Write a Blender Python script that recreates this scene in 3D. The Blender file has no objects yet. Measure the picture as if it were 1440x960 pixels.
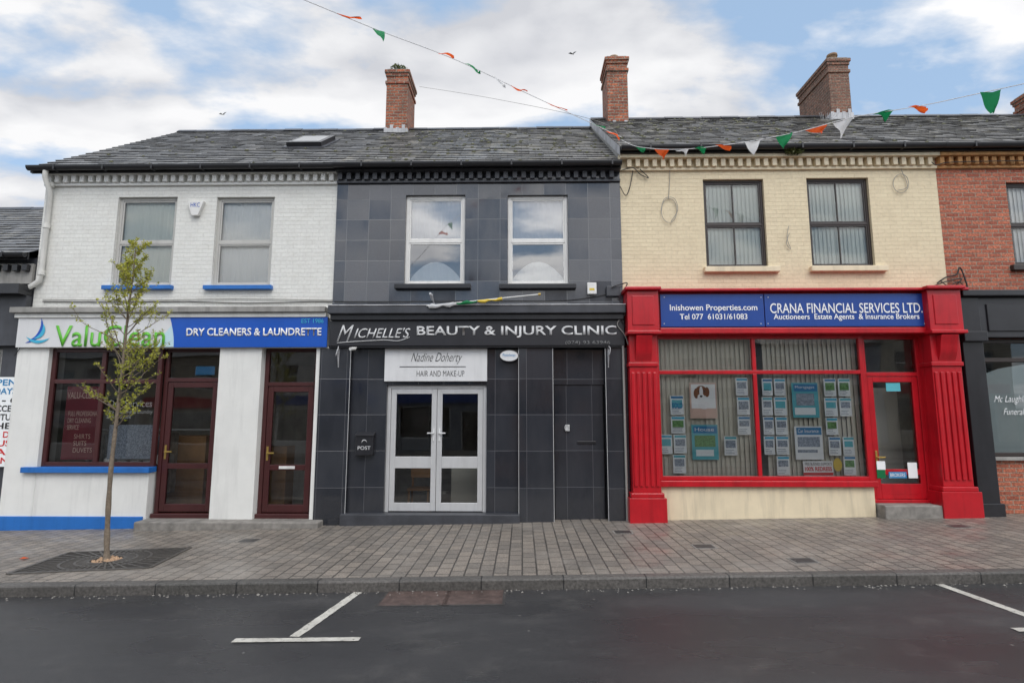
import bpy, math, random
from mathutils import Vector, Matrix
random.seed(7)
sc=bpy.context.scene
sc.view_settings.view_transform='Standard'
sc.view_settings.look='None'
sc.view_settings.exposure=0
# ------------------------------------------------------------ survey helpers
TH=math.radians(7.6); PS=math.radians(1.0); F=800.0; CAM=Vector((0,-10,1.75)); SL=0.018
def ray(px,py):
    u=(px-720)/F; v=(480-py)/F
    x=u; y=math.cos(TH)-v*math.sin(TH); z=math.sin(TH)+v*math.cos(TH)
    return Vector((x*math.cos(PS)-y*math.sin(PS), x*math.sin(PS)+y*math.cos(PS), z))
def P(px,py,y=0.0):
    d=ray(px,py); t=(y-CAM.y)/d.y
    return CAM+d*t
def G(px,py,h=0.0):
    d=ray(px,py); t=(SL*CAM.x+h-CAM.z)/(d.z-SL*d.x)
    return CAM+d*t
def R(a,y=0.0):
    x0,y0,x1,y1=a
    ym=(y0+y1)/2; xm=(x0+x1)/2
    return (P(x0,ym,y).x,P(x1,ym,y).x,P(xm,y1,y).z,P(xm,y0,y).z)
# ------------------------------------------------------------ object helpers
def grp(name,loc=(0,0,0)):
    e=bpy.data.objects.new(name,None); e.empty_display_size=.2
    e.location=loc; sc.collection.objects.link(e); return e
def link(ob,par):
    sc.collection.objects.link(ob)
    if par is not None:
        ob.parent=par; ob.matrix_parent_inverse=Matrix.Translation(-Vector(par.location))
    return ob
def mesh(par,name,vs,fs,mat,bev=0,smooth=False,mats=None,mi=None):
    me=bpy.data.meshes.new(name); me.from_pydata([tuple(v) for v in vs],[],fs)
    if mats:
        for m in mats: me.materials.append(m)
        for p,i in zip(me.polygons,mi): p.material_index=i
    else: me.materials.append(mat)
    if smooth:
        for p in me.polygons: p.use_smooth=True
    me.update()
    ob=bpy.data.objects.new(name,me); link(ob,par)
    if bev>0:
        m=ob.modifiers.new('b','BEVEL'); m.width=bev; m.segments=2; m.limit_method='ANGLE'
    return ob
def bx(l,x0,x1,y0,y1,z0,z1):
    l.append((min(x0,x1),max(x0,x1),min(y0,y1),max(y0,y1),min(z0,z1),max(z0,z1)))
def boxes(par,name,l,mat,bev=0):
    vs=[];fs=[]
    for (x0,x1,y0,y1,z0,z1) in l:
        n=len(vs)
        vs+=[(x0,y0,z0),(x1,y0,z0),(x1,y1,z0),(x0,y1,z0),(x0,y0,z1),(x1,y0,z1),(x1,y1,z1),(x0,y1,z1)]
        fs+=[(n,n+3,n+2,n+1),(n+4,n+5,n+6,n+7),(n,n+1,n+5,n+4),(n+1,n+2,n+6,n+5),(n+2,n+3,n+7,n+6),(n+3,n,n+4,n+7)]
    return mesh(par,name,vs,fs,mat,bev)
def box(par,name,x0,x1,y0,y1,z0,z1,mat,bev=0.004):
    l=[];bx(l,x0,x1,y0,y1,z0,z1); return boxes(par,name,l,mat,bev)
def BR(par,name,a,yf,yb,mat,bev=0.004,z0=None):
    x0,x1,za,zb=R(a,yf)
    if z0 is not None: za=z0
    return box(par,name,x0,x1,yf,yb,za,zb,mat,bev)
def wall(par,name,x0,x1,z0,z1,yf,yb,ops,mat):
    xs=sorted({x0,x1}|{o[0] for o in ops}|{o[1] for o in ops})
    zs=sorted({z0,z1}|{o[2] for o in ops}|{o[3] for o in ops})
    xs=[x for x in xs if x0<=x<=x1]; zs=[z for z in zs if z0<=z<=z1]
    vs=[];fs=[]
    def q(*p):
        n=len(vs); vs.extend(p); fs.append((n,n+1,n+2,n+3))
    for i in range(len(xs)-1):
        for j in range(len(zs)-1):
            cx=(xs[i]+xs[i+1])/2; cz=(zs[j]+zs[j+1])/2
            if any(o[0]<cx<o[1] and o[2]<cz<o[3] for o in ops): continue
            for y in (yf,yb):
                q((xs[i],y,zs[j]),(xs[i+1],y,zs[j]),(xs[i+1],y,zs[j+1]),(xs[i],y,zs[j+1]))
    for o in ops:
        a,b,c,d=o
        q((a,yf,c),(a,yb,c),(a,yb,d),(a,yf,d)); q((b,yf,c),(b,yb,c),(b,yb,d),(b,yf,d))
        q((a,yf,c),(b,yf,c),(b,yb,c),(a,yb,c)); q((a,yf,d),(b,yf,d),(b,yb,d),(a,yb,d))
    q((x0,yf,z1),(x1,yf,z1),(x1,yb,z1),(x0,yb,z1))
    q((x0,yf,z0),(x0,yb,z0),(x0,yb,z1),(x0,yf,z1)); q((x1,yf,z0),(x1,yb,z0),(x1,yb,z1),(x1,yf,z1))
    return mesh(par,name,vs,fs,mat)
def tube(par,name,pts,r,mat,cyc=False,res=3):
    cu=bpy.data.curves.new(name,'CURVE'); cu.dimensions='3D'; cu.bevel_depth=1.0 if isinstance(r,list) else r
    cu.bevel_resolution=res
    s=cu.splines.new('POLY'); s.points.add(len(pts)-1)
    for i,p in enumerate(pts):
        s.points[i].co=(p[0],p[1],p[2],1)
        if isinstance(r,list): s.points[i].radius=r[i]
    s.use_cyclic_u=cyc; cu.use_fill_caps=True
    cu.materials.append(mat)
    ob=bpy.data.objects.new(name,cu); return link(ob,par)
def smoothpath(pts,n=8):
    out=[]; m=len(pts)
    for i in range(m-1):
        p0=Vector(pts[max(i-1,0)]);p1=Vector(pts[i]);p2=Vector(pts[i+1]);p3=Vector(pts[min(i+2,m-1)])
        for k in range(n):
            t=k/n
            out.append(.5*((2*p1)+(p2-p0)*t+(2*p0-5*p1+4*p2-p3)*t*t+(3*p1-p0-3*p2+p3)*t**3))
    out.append(Vector(pts[-1])); return out
def text(par,name,s,a,y,mat,off=0.0,shear=0.0,ext=0.004):
    x0,x1,z0,z1=R(a,y)
    cu=bpy.data.curves.new(name,'FONT'); cu.body=s; cu.offset=off; cu.shear=shear; cu.resolution_u=4
    ob=bpy.data.objects.new('tmp',cu); sc.collection.objects.link(ob)
    bpy.context.view_layer.update()
    me=bpy.data.meshes.new_from_object(ob.evaluated_get(bpy.context.evaluated_depsgraph_get()))
    bpy.data.objects.remove(ob)
    X=[v.co.x for v in me.vertices]; Y=[v.co.y for v in me.vertices]
    a0,a1,b0,b1=min(X),max(X),min(Y),max(Y)
    for v in me.vertices:
        v.co=Vector((x0+(v.co.x-a0)/(a1-a0)*(x1-x0), y, z0+(v.co.y-b0)/(b1-b0)*(z1-z0)))
    me.materials.clear(); me.materials.append(mat); me.name=name
    o=bpy.data.objects.new(name,me); link(o,par)
    if ext>0:
        m=o.modifiers.new('s','SOLIDIFY'); m.thickness=ext; m.offset=0
    return o
# ------------------------------------------------------------ materials
def newmat(name):
    m=bpy.data.materials.new(name); m.use_nodes=True
    nt=m.node_tree; b=nt.nodes['Principled BSDF']; return m,nt,b
def N(nt,t,**k):
    n=nt.nodes.new(t)
    for a,b in k.items(): setattr(n,a,b)
    return n
def c4(c): return (c[0],c[1],c[2],1)
def vecmap(nt,axes,sc_=(1,1,1)):
    tc=N(nt,'ShaderNodeTexCoord'); sp=N(nt,'ShaderNodeSeparateXYZ'); cb=N(nt,'ShaderNodeCombineXYZ')
    nt.links.new(tc.outputs['Object'],sp.inputs[0])
    if axes=='xz':
        ad=N(nt,'ShaderNodeMath',operation='ADD'); nt.links.new(sp.outputs[0],ad.inputs[0]); nt.links.new(sp.outputs[1],ad.inputs[1])
        nt.links.new(ad.outputs[0],cb.inputs[0]); nt.links.new(sp.outputs[2],cb.inputs[1])
    elif axes=='xy':
        nt.links.new(sp.outputs[0],cb.inputs[0]); nt.links.new(sp.outputs[1],cb.inputs[1])
    elif axes=='yx':
        nt.links.new(sp.outputs[1],cb.inputs[0]); nt.links.new(sp.outputs[0],cb.inputs[1])
    return cb.outputs[0],tc
def noise(nt,vec,scale,detail=4,rough=.6,stretch=None):
    n=N(nt,'ShaderNodeTexNoise'); n.inputs['Scale'].default_value=scale; n.inputs['Detail'].default_value=min(detail,4); n.inputs['Roughness'].default_value=rough
    if stretch:
        mp=N(nt,'ShaderNodeMapping'); mp.inputs['Scale'].default_value=stretch
        nt.links.new(vec,mp.inputs[0]); nt.links.new(mp.outputs[0],n.inputs['Vector'])
    else: nt.links.new(vec,n.inputs['Vector'])
    return n.outputs[0]
def ramp(nt,f,p0,p1,c0=(0,0,0),c1=(1,1,1)):
    r=N(nt,'ShaderNodeValToRGB'); e=r.color_ramp.elements
    e[0].position=p0; e[1].position=p1; e[0].color=c4(c0); e[1].color=c4(c1)
    nt.links.new(f,r.inputs[0]); return r.outputs[0]
def mix(nt,a,b,f,mode='MIX'):
    m=N(nt,'ShaderNodeMix',data_type='RGBA',blend_type=mode)
    def s(i,v):
        if isinstance(v,(tuple,list)): m.inputs[i].default_value=c4(v) if i!=0 else v[0]
        elif isinstance(v,(float,int)): m.inputs[i].default_value=v
        else: nt.links.new(v,m.inputs[i])
    s(0,f); s(6,a); s(7,b); return m.outputs[2]
def bump(nt,b,h,strength,dist=.01,prev=None):
    n=N(nt,'ShaderNodeBump'); n.inputs['Strength'].default_value=strength; n.inputs['Distance'].default_value=dist
    nt.links.new(h,n.inputs['Height'])
    if prev is not None: nt.links.new(prev,n.inputs['Normal'])
    nt.links.new(n.outputs[0],b.inputs['Normal']); return n.outputs[0]
def plain(name,col,rough=.5,var=.15,ns=3,dirt=.25,bmp=.1,metal=0,spec=.5,streak=True):
    m,nt,b=newmat(name)
    b.inputs['Roughness'].default_value=rough; b.inputs['Metallic'].default_value=metal; b.inputs['Specular IOR Level'].default_value=spec
    if var==0 and dirt==0:
        b.inputs['Base Color'].default_value=c4(col); return m
    tc=N(nt,'ShaderNodeTexCoord'); v=tc.outputs['Object']
    n1=noise(nt,v,ns,4)
    c=mix(nt,tuple(x*(1-var) for x in col),tuple(min(1,x*(1+var)) for x in col),ramp(nt,n1,.3,.7))
    if dirt>0:
        n2=noise(nt,v,1.5,5,.6,(5,5,.5)) if streak else noise(nt,v,1.2,5)
        c=mix(nt,c,tuple(x*.5 for x in col),mix(nt,(0,0,0),(dirt*1.4,)*3,ramp(nt,n2,.5,.75)))
    nt.links.new(c,b.inputs['Base Color'])
    if bmp>0: bump(nt,b,noise(nt,v,60,2),bmp,.004)
    return m
def brick(name,c1,c2,mort,bw,bh,ms,rough=.8,off=.5,axes='xz',bmp=.6,dirt=.3,dcol=None,freq=2,grain=40,spec=.4,streak=(4,.5,4),dist=.012,shift=(0,0,0),fine=.1,rvar=0.0,stain=None,gb=.25,gd=.004,warp=0.0):
    m,nt,b=newmat(name)
    v,tc=vecmap(nt,axes); o=tc.outputs['Object']
    mp=N(nt,'ShaderNodeMapping'); mp.inputs['Location'].default_value=shift; nt.links.new(v,mp.inputs[0]); vv=mp.outputs[0]
    if warp>0:
        wn=N(nt,'ShaderNodeTexNoise'); wn.inputs['Scale'].default_value=7; wn.inputs['Detail'].default_value=1; nt.links.new(o,wn.inputs['Vector'])
        s1=N(nt,'ShaderNodeVectorMath',operation='SUBTRACT'); nt.links.new(wn.outputs['Color'],s1.inputs[0]); s1.inputs[1].default_value=(.5,.5,.5)
        s2=N(nt,'ShaderNodeVectorMath',operation='SCALE'); nt.links.new(s1.outputs[0],s2.inputs[0]); s2.inputs[3].default_value=warp
        s3=N(nt,'ShaderNodeVectorMath',operation='ADD'); nt.links.new(vv,s3.inputs[0]); nt.links.new(s2.outputs[0],s3.inputs[1]); vv=s3.outputs[0]
    br=N(nt,'ShaderNodeTexBrick'); br.offset=off; br.offset_frequency=freq
    br.inputs['Color1'].default_value=c4(c1); br.inputs['Color2'].default_value=c4(c2); br.inputs['Mortar'].default_value=c4(mort)
    br.inputs['Scale'].default_value=1; br.inputs['Brick Width'].default_value=bw; br.inputs['Row Height'].default_value=bh
    br.inputs['Mortar Size'].default_value=ms; br.inputs['Mortar Smooth'].default_value=.3
    nt.links.new(vv,br.inputs['Vector'])
    g=noise(nt,o,grain,3); c=mix(nt,br.outputs['Color'],mix(nt,(1-fine*2,)*3,(1+fine,)*3,ramp(nt,g,.3,.7)),1.0,'MULTIPLY')
    if dirt>0:
        n2=noise(nt,o,1.0,5,.65,streak)
        c=mix(nt,c,dcol or tuple(x*.45 for x in c1),mix(nt,(0,0,0),(dirt,)*3,ramp(nt,n2,.45,.75)))
    if stain:
        n3=noise(nt,o,stain[2],5,.7)
        c=mix(nt,c,stain[0],mix(nt,(0,0,0),(stain[1],)*3,ramp(nt,n3,.52,.66)))
    nt.links.new(c,b.inputs['Base Color']); b.inputs['Roughness'].default_value=rough; b.inputs['Specular IOR Level'].default_value=spec
    if rvar>0:
        rr=N(nt,'ShaderNodeMapRange'); rr.inputs[1].default_value=.3; rr.inputs[2].default_value=.7; rr.inputs[3].default_value=rough-rvar; rr.inputs[4].default_value=rough+rvar
        nt.links.new(noise(nt,o,2,4),rr.inputs[0]); nt.links.new(rr.outputs[0],b.inputs['Roughness'])
    inv=N(nt,'ShaderNodeMath',operation='SUBTRACT'); inv.inputs[0].default_value=1; nt.links.new(br.outputs['Fac'],inv.inputs[1])
    p=bump(nt,b,inv.outputs[0],bmp,dist); bump(nt,b,g,gb,gd,p)
    return m
def polished(name,c1,c2,mort,bw,bh,ms,shift,haze):
    m,nt,b=newmat(name); v,tc=vecmap(nt,'xz'); o=tc.outputs['Object']
    mp=N(nt,'ShaderNodeMapping'); mp.inputs['Location'].default_value=shift; nt.links.new(v,mp.inputs[0])
    br=N(nt,'ShaderNodeTexBrick'); br.offset=0
    br.inputs['Color1'].default_value=(0,0,0,1); br.inputs['Color2'].default_value=(1,1,1,1); br.inputs['Mortar'].default_value=(.5,.5,.5,1)
    br.inputs['Scale'].default_value=1; br.inputs['Brick Width'].default_value=bw; br.inputs['Row Height'].default_value=bh; br.inputs['Mortar Size'].default_value=ms; br.inputs['Mortar Smooth'].default_value=.1
    nt.links.new(mp.outputs[0],br.inputs['Vector'])
    fine=noise(nt,o,120,3,.7)
    c=mix(nt,c1,c2,br.outputs['Color']); c=mix(nt,c,mix(nt,(.65,)*3,(1.35,)*3,ramp(nt,fine,.3,.7)),1.0,'MULTIPLY')
    n2=noise(nt,o,1.0,5,.65,(2.5,2.5,.8)); c=mix(nt,c,haze,mix(nt,(0,0,0),(.45,)*3,ramp(nt,n2,.42,.72)))
    c=mix(nt,c,mort,br.outputs['Fac'])
    nt.links.new(c,b.inputs['Base Color']); b.inputs['Specular IOR Level'].default_value=.8
    rr=N(nt,'ShaderNodeMapRange'); rr.inputs[1].default_value=.35; rr.inputs[2].default_value=.7; rr.inputs[3].default_value=.06; rr.inputs[4].default_value=.20
    nt.links.new(n2,rr.inputs[0]); nt.links.new(rr.outputs[0],b.inputs['Roughness'])
    wn=N(nt,'ShaderNodeTexWhiteNoise'); wn.noise_dimensions='1D'; nt.links.new(br.outputs['Color'],wn.inputs['W'])
    s1=N(nt,'ShaderNodeVectorMath',operation='SUBTRACT'); nt.links.new(wn.outputs['Color'],s1.inputs[0]); s1.inputs[1].default_value=(.5,.5,.5)
    s2=N(nt,'ShaderNodeVectorMath',operation='SCALE'); nt.links.new(s1.outputs[0],s2.inputs[0]); s2.inputs[3].default_value=.06
    ge=N(nt,'ShaderNodeNewGeometry'); s3=N(nt,'ShaderNodeVectorMath',operation='ADD'); nt.links.new(ge.outputs['Normal'],s3.inputs[0]); nt.links.new(s2.outputs[0],s3.inputs[1])
    s4=N(nt,'ShaderNodeVectorMath',operation='NORMALIZE'); nt.links.new(s3.outputs[0],s4.inputs[0])
    inv=N(nt,'ShaderNodeMath',operation='SUBTRACT'); inv.inputs[0].default_value=1; nt.links.new(br.outputs['Fac'],inv.inputs[1])
    bump(nt,b,inv.outputs[0],.4,.006,s4.outputs[0]); return m
def glassmat(name,base=.08,k=1.0,tint=(.99,1,.995)):
    m,nt,b=newmat(name); nt.nodes.remove(b); out=nt.nodes['Material Output']
    t=N(nt,'ShaderNodeBsdfTransparent'); t.inputs[0].default_value=c4(tint)
    g=N(nt,'ShaderNodeBsdfGlossy'); g.inputs['Roughness'].default_value=.01
    fr=N(nt,'ShaderNodeFresnel'); fr.inputs[0].default_value=1.5
    mu=N(nt,'ShaderNodeMath',operation='MULTIPLY_ADD'); mu.inputs[1].default_value=k; mu.inputs[2].default_value=base; mu.use_clamp=True
    nt.links.new(fr.outputs[0],mu.inputs[0])
    tc=N(nt,'ShaderNodeTexCoord'); bp=N(nt,'ShaderNodeBump'); bp.inputs['Strength'].default_value=.12; bp.inputs['Distance'].default_value=.02
    nt.links.new(noise(nt,tc.outputs['Object'],1.3,0),bp.inputs['Height']); nt.links.new(bp.outputs[0],g.inputs['Normal'])
    ms=N(nt,'ShaderNodeMixShader'); nt.links.new(mu.outputs[0],ms.inputs[0]); nt.links.new(t.outputs[0],ms.inputs[1]); nt.links.new(g.outputs[0],ms.inputs[2])
    nt.links.new(ms.outputs[0],out.inputs[0]); return m

M={}
M['white_brick']=brick('white_painted_brick',(.75,.745,.70),(.71,.705,.665),(.67,.66,.62),.225,.075,.006,rough=.6,bmp=.55,dirt=.22,dcol=(.46,.43,.37),fine=.04,grain=22,gb=.4,gd=.010,warp=.012,dist=.012)
M['cream_brick']=brick('cream_painted_brick',(.77,.655,.45),(.73,.615,.42),(.69,.575,.385),.225,.075,.006,rough=.6,bmp=.55,dirt=.25,dcol=(.46,.36,.23),fine=.04,grain=22,gb=.4,gd=.010,warp=.012,dist=.012)
M['red_brick']=brick('red_brick',(.58,.18,.10),(.36,.095,.055),(.38,.28,.21),.225,.075,.010,bmp=.9,dirt=.4,dcol=(.20,.08,.05),fine=.3,warp=.012,grain=30,gb=.5,gd=.01)
M['chim']=brick('chimney_brick',(.50,.15,.07),(.26,.075,.045),(.33,.26,.20),.225,.080,.014,bmp=1,dirt=.75,dcol=(.085,.065,.045),fine=.3,streak=(3.2,3.2,3.2),warp=.02,grain=25,gb=.6,gd=.012)
M['chim2']=brick('brown_chimney_brick',(.30,.14,.09),(.19,.095,.07),(.27,.2,.15),.225,.080,.014,bmp=1,dirt=.6,dcol=(.085,.06,.045),fine=.3,streak=(3,3,3),warp=.02,grain=25,gb=.6,gd=.012)
M['tile']=polished('polished_slate_tile',(.034,.037,.046),(.058,.062,.074),(.13,.135,.14),.40,.385,.0045,(.02,.06,0),(.075,.08,.09))
M['tile_low']=polished('black_granite_tile',(.020,.022,.028),(.036,.039,.047),(.10,.10,.11),.45,.62,.0035,(.02,.06,0),(.05,.052,.06))
M['paver']=brick('paver',(.29,.25,.21),(.20,.178,.155),(.075,.068,.06),.24,.165,.010,rough=.48,axes='yx',bmp=.9,dirt=.5,dcol=(.12,.108,.096),fine=.25,streak=(.9,.9,.9),rvar=.18,stain=((.33,.30,.265),.4,.8),grain=60,warp=.006)
M['kerb']=brick('kerb_stone',(.13,.12,.11),(.095,.09,.082),(.03,.03,.03),.9,9,.008,rough=.5,axes='xy',bmp=.7,dirt=.6,fine=.25,streak=(1,1,1),shift=(0,4.5,0))
M['white']=plain('white_paint',(.76,.755,.72),.5,.04,dirt=.2)
M['blue']=plain('blue_paint',(.018,.145,.47),.4,.1)
M['bluesign']=plain('blue_sign_board',(.006,.085,.45),.3,.05,dirt=.05,bmp=0)
M['bluesign2']=plain('royal_blue_sign_board',(.008,.055,.28),.3,.05,dirt=.1,bmp=0)
M['red']=plain('red_gloss_paint',(.47,.008,.016),.28,.12,dirt=.4,bmp=.08)
M['creamp']=plain('cream_paint',(.75,.64,.45),.55,.06,dirt=.35)
M['black']=plain('black_gutter',(.018,.018,.02),.4,.1)
M['blackp']=plain('black_paint',(.020,.020,.023),.28,.2)
M['greytrim']=plain('weathered_grey_stone',(.30,.29,.27),.8,.25,dirt=.5)
M['darktrim']=plain('dark_slate_trim',(.050,.052,.060),.45,.25,dirt=.3)
M['mahog']=plain('brown_upvc_frame',(.060,.016,.016),.35,.15,dirt=.1,bmp=0)
M['brownf']=plain('dark_brown_frame',(.035,.025,.022),.4,.15,dirt=.1)
M['upvc']=plain('white_upvc',(.72,.71,.68),.35,.05,dirt=.2,bmp=0)
M['greyupvc']=plain('grey_upvc',(.47,.46,.43),.4,.05,dirt=.2,bmp=0)
M['alu']=plain('silver_aluminium',(.60,.60,.60),.35,.05,dirt=.15,bmp=0,metal=.25)
M['silver']=plain('silver_letter',(.66,.66,.66),.35,.05,dirt=0,bmp=0)
M['dimsilver']=plain('faded_letter',(.22,.22,.22),.5,.1,dirt=0,bmp=0)
M['signblack']=plain('charcoal_sign_board',(.026,.026,.030),.3,.15,bmp=0)
M['lettwhite']=plain('white_letter',(.85,.85,.85),.5,0,dirt=0,bmp=0)
M['green']=plain('green_letter',(.11,.46,.03),.4,0,dirt=0,bmp=0)
M['ltblue']=plain('light_blue_vinyl',(.05,.42,.62),.4,0,dirt=0,bmp=0)
M['letblack']=plain('black_letter',(.03,.03,.03),.5,0,dirt=0,bmp=0)
M['letred']=plain('red_letter',(.6,.02,.02),.5,0,dirt=0,bmp=0)
M['signwhite']=plain('white_sign_board',(.68,.68,.68),.4,.04,dirt=.15,bmp=0)
M['signice']=plain('ice_white_sign_board',(.50,.68,.74),.4,.03,dirt=.1,bmp=0)
M['concrete']=plain('concrete',(.22,.205,.185),.85,.3,8,.6,.5,streak=False)
M['room']=plain('interior_wall',(.38,.35,.31),.8,.2,dirt=.2,bmp=0)
M['roomd']=plain('dark_interior_wall',(.12,.11,.10),.8,.2,dirt=.2,bmp=0)
M['wood']=plain('interior_wood',(.42,.22,.09),.5,.2,bmp=0)
def fabric(name,c):
    m,nt,b=newmat(name); b.inputs['Base Color'].default_value=c4(c); b.inputs['Roughness'].default_value=.85
    return m
M['blind']=fabric('white_blind_fabric',(.90,.90,.87))
M['blindg']=fabric('sage_blind_fabric',(.78,.82,.75))
M['blindb']=fabric('beige_blind_fabric',(.68,.65,.55))
M['net']=fabric('net_curtain',(.75,.75,.76))
M['glass']=glassmat('window_glass',.04,1.0)
M['glassr']=glassmat('reflective_window_glass',.20,1.4)
M['glasslow']=glassmat('shop_glass',.07,1.0)
M['cable']=plain('black_cable',(.02,.02,.02),.6,0,dirt=0,bmp=0)
M['cableg']=plain('grey_cable',(.28,.27,.25),.6,0,dirt=0,bmp=0)
M['pipew']=plain('white_pipe',(.64,.63,.59),.5,.1,dirt=.5)
M['clay']=plain('clay_pot',(.40,.26,.16),.8,.2,dirt=.5)
M['lead']=plain('lead_flashing',(.46,.46,.47),.6,.25,dirt=.5)
M['brass']=plain('brass',(.6,.42,.12),.3,0,dirt=0,bmp=0,metal=.8)
M['bark']=plain('bark',(.19,.15,.11),.9,.35,25,.4,.6,streak=False)
M['iron']=plain('cast_iron',(.045,.042,.04),.5,.3,20,.3,.2,streak=False)
M['maroon']=plain('maroon_poster',(.20,.02,.035),.5,.1,dirt=0,bmp=0)
M['paper']=plain('poster_paper',(.86,.88,.88),.6,.03,dirt=0,bmp=0)
M['pblue']=plain('poster_blue',(.03,.22,.45),.5,.05,dirt=0,bmp=0)
M['pteal']=plain('poster_teal',(.10,.45,.52),.5,.05,dirt=0,bmp=0)
M['pgreen']=plain('poster_green',(.14,.30,.10),.6,.5,40,dirt=0,bmp=0)
M['pgrey']=plain('poster_photo',(.28,.32,.38),.6,.6,50,dirt=0,bmp=0)
M['dogbrown']=plain('dog_brown',(.22,.08,.03),.8,.2,dirt=0,bmp=0)
M['skin']=plain('poster_pink',(.66,.46,.38),.7,.1,dirt=0,bmp=0)
M['yellow']=plain('yellow_vinyl',(.7,.5,.05),.5,0,dirt=0,bmp=0)
M['fabric']=plain('hanging_clothes',(.5,.48,.45),.9,.4,9,dirt=0,bmp=0)
M['plaster']=plain('plaster_render',(.36,.35,.33),.85,.15,dirt=.4,bmp=.2)
def flagmat(name,c):
    m,nt,b=newmat(name); out=nt.nodes['Material Output']; b.inputs['Base Color'].default_value=c4(c); b.inputs['Roughness'].default_value=.6
    t=N(nt,'ShaderNodeBsdfTranslucent'); t.inputs[0].default_value=c4(c); ms=N(nt,'ShaderNodeMixShader'); ms.inputs[0].default_value=.45
    nt.links.new(b.outputs[0],ms.inputs[1]); nt.links.new(t.outputs[0],ms.inputs[2]); nt.links.new(ms.outputs[0],out.inputs[0]); return m
M['fo']=flagmat('orange_flag',(.90,.13,.02)); M['fg']=flagmat('green_flag',(.01,.27,.09)); M['fw']=flagmat('white_flag',(.82,.82,.82))

def slate(name,course,y0,c1=(.215,.215,.215),c2=(.14,.142,.146),st=.5):
    return brick(name,c1,c2,(.035,.035,.037),.27,course,.007,rough=.42,axes='xy',bmp=.6,dirt=.5,dcol=(.10,.097,.09),fine=.3,grain=25,streak=(1.2,1.2,1.2),shift=(0,-y0+50*course,0),stain=((.30,.28,.23),st,2.6),rvar=.12,spec=.5)
def leafmat(name,c1,c2):
    m,nt,b=newmat(name); tc=N(nt,'ShaderNodeTexCoord'); out=nt.nodes['Material Output']
    n=noise(nt,tc.outputs['Object'],9,2); c=mix(nt,c1,c2,ramp(nt,n,.35,.65))
    nt.links.new(c,b.inputs['Base Color']); b.inputs['Roughness'].default_value=.5
    t=N(nt,'ShaderNodeBsdfTranslucent'); nt.links.new(c,t.inputs[0]); ms=N(nt,'ShaderNodeMixShader'); ms.inputs[0].default_value=.35
    nt.links.new(b.outputs[0],ms.inputs[1]); nt.links.new(t.outputs[0],ms.inputs[2]); nt.links.new(ms.outputs[0],out.inputs[0])
    return m
M['leaf']=leafmat('young_leaves',(.30,.33,.035),(.52,.50,.08))
M['weed']=leafmat('weeds',(.05,.08,.02),(.12,.13,.04))
M['moss']=plain('moss',(.10,.10,.055),.95,.3,20,0,0,streak=False)

def worn_paint():
    m,nt,b=newmat('road_marking_paint'); tc=N(nt,'ShaderNodeTexCoord'); o=tc.outputs['Object']
    n1=noise(nt,o,28,5,.75); n2=noise(nt,o,4,4)
    c=mix(nt,(.58,.56,.50),(.38,.36,.32),ramp(nt,n2,.35,.65)); c=mix(nt,c,(.08,.077,.073),ramp(nt,n1,.57,.66))
    nt.links.new(c,b.inputs['Base Color']); b.inputs['Roughness'].default_value=.55; bump(nt,b,n1,.3,.004); return m
M['paint_road']=worn_paint()
def asphalt():
    m,nt,b=newmat('damp_asphalt'); tc=N(nt,'ShaderNodeTexCoord'); o=tc.outputs['Object']
    n1=noise(nt,o,150,3,.7); n2=noise(nt,o,.55,5,.62,(.5,1.5,1)); n3=noise(nt,o,3,5); n4=noise(nt,o,30,3)
    c=mix(nt,(.020,.020,.021),(.080,.078,.078),ramp(nt,n1,.3,.75))
    c=mix(nt,c,(.028,.028,.030),mix(nt,(0,0,0),(.70,)*3,ramp(nt,n2,.38,.60)))
    c=mix(nt,c,(.095,.09,.085),mix(nt,(0,0,0),(.38,)*3,ramp(nt,n3,.55,.75)))
    vo=N(nt,'ShaderNodeTexVoronoi'); vo.inputs['Scale'].default_value=3.5; nt.links.new(o,vo.inputs['Vector'])
    sp=ramp(nt,vo.outputs['Distance'],.03,.05,(1,1,1),(0,0,0)); c=mix(nt,c,(.19,.18,.165),sp)
    nt.links.new(c,b.inputs['Base Color'])
    rr=N(nt,'ShaderNodeMapRange'); rr.inputs[1].default_value=.35; rr.inputs[2].default_value=.62; rr.inputs[3].default_value=.50; rr.inputs[4].default_value=.20
    nt.links.new(n2,rr.inputs[0]); nt.links.new(rr.outputs[0],b.inputs['Roughness'])
    p=bump(nt,b,n1,.5,.006); bump(nt,b,n4,.2,.008,p); return m
M['asphalt']=asphalt()
M['ground']=plain('ground_earth',(.10,.11,.06),.9,.3,.5,.3,.3,streak=False)
M['patch']=plain('worn_access_cover',(.085,.058,.050),.5,.4,12,.6,.6,streak=False)

# ------------------------------------------------------------ ground, road, pavement
def sheet(name,x0,x1,y0,y1,h,mat,nx=1):
    vs=[];fs=[]
    for i in range(nx+1):
        x=x0+(x1-x0)*i/nx
        vs+=[(x,y0,SL*x+h),(x,y1,SL*x+h)]
    for i in range(nx): fs.append((2*i,2*i+2,2*i+3,2*i+1))
    return mesh(None,name,vs,fs,mat)
YK=-3.33
sheet('ground',-600,600,-600,600,-.13,M['ground'])
sheet('road',-80,80,-18,YK-.1,-.115,M['asphalt'])
def slab(par,name,x0,x1,y0,y1,h,t,mat,bev=.0,seg=1):
    vs=[]
    for x in (x0,x1):
        vs+=[(x,y0,SL*x+h-t),(x,y1,SL*x+h-t),(x,y1,SL*x+h),(x,y0,SL*x+h)]
    fs=[(0,4,7,3),(3,7,6,2),(2,6,5,1),(0,1,5,4),(0,3,2,1),(4,5,6,7)]
    return mesh(par,name,vs,fs,mat,bev)
slab(None,'pavement',-80,80,YK,.6,0,.5,M['paver'])
slab(None,'kerb',-80,80,YK-.16,YK-.002,.004,.4,M['kerb'],.02)
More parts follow.
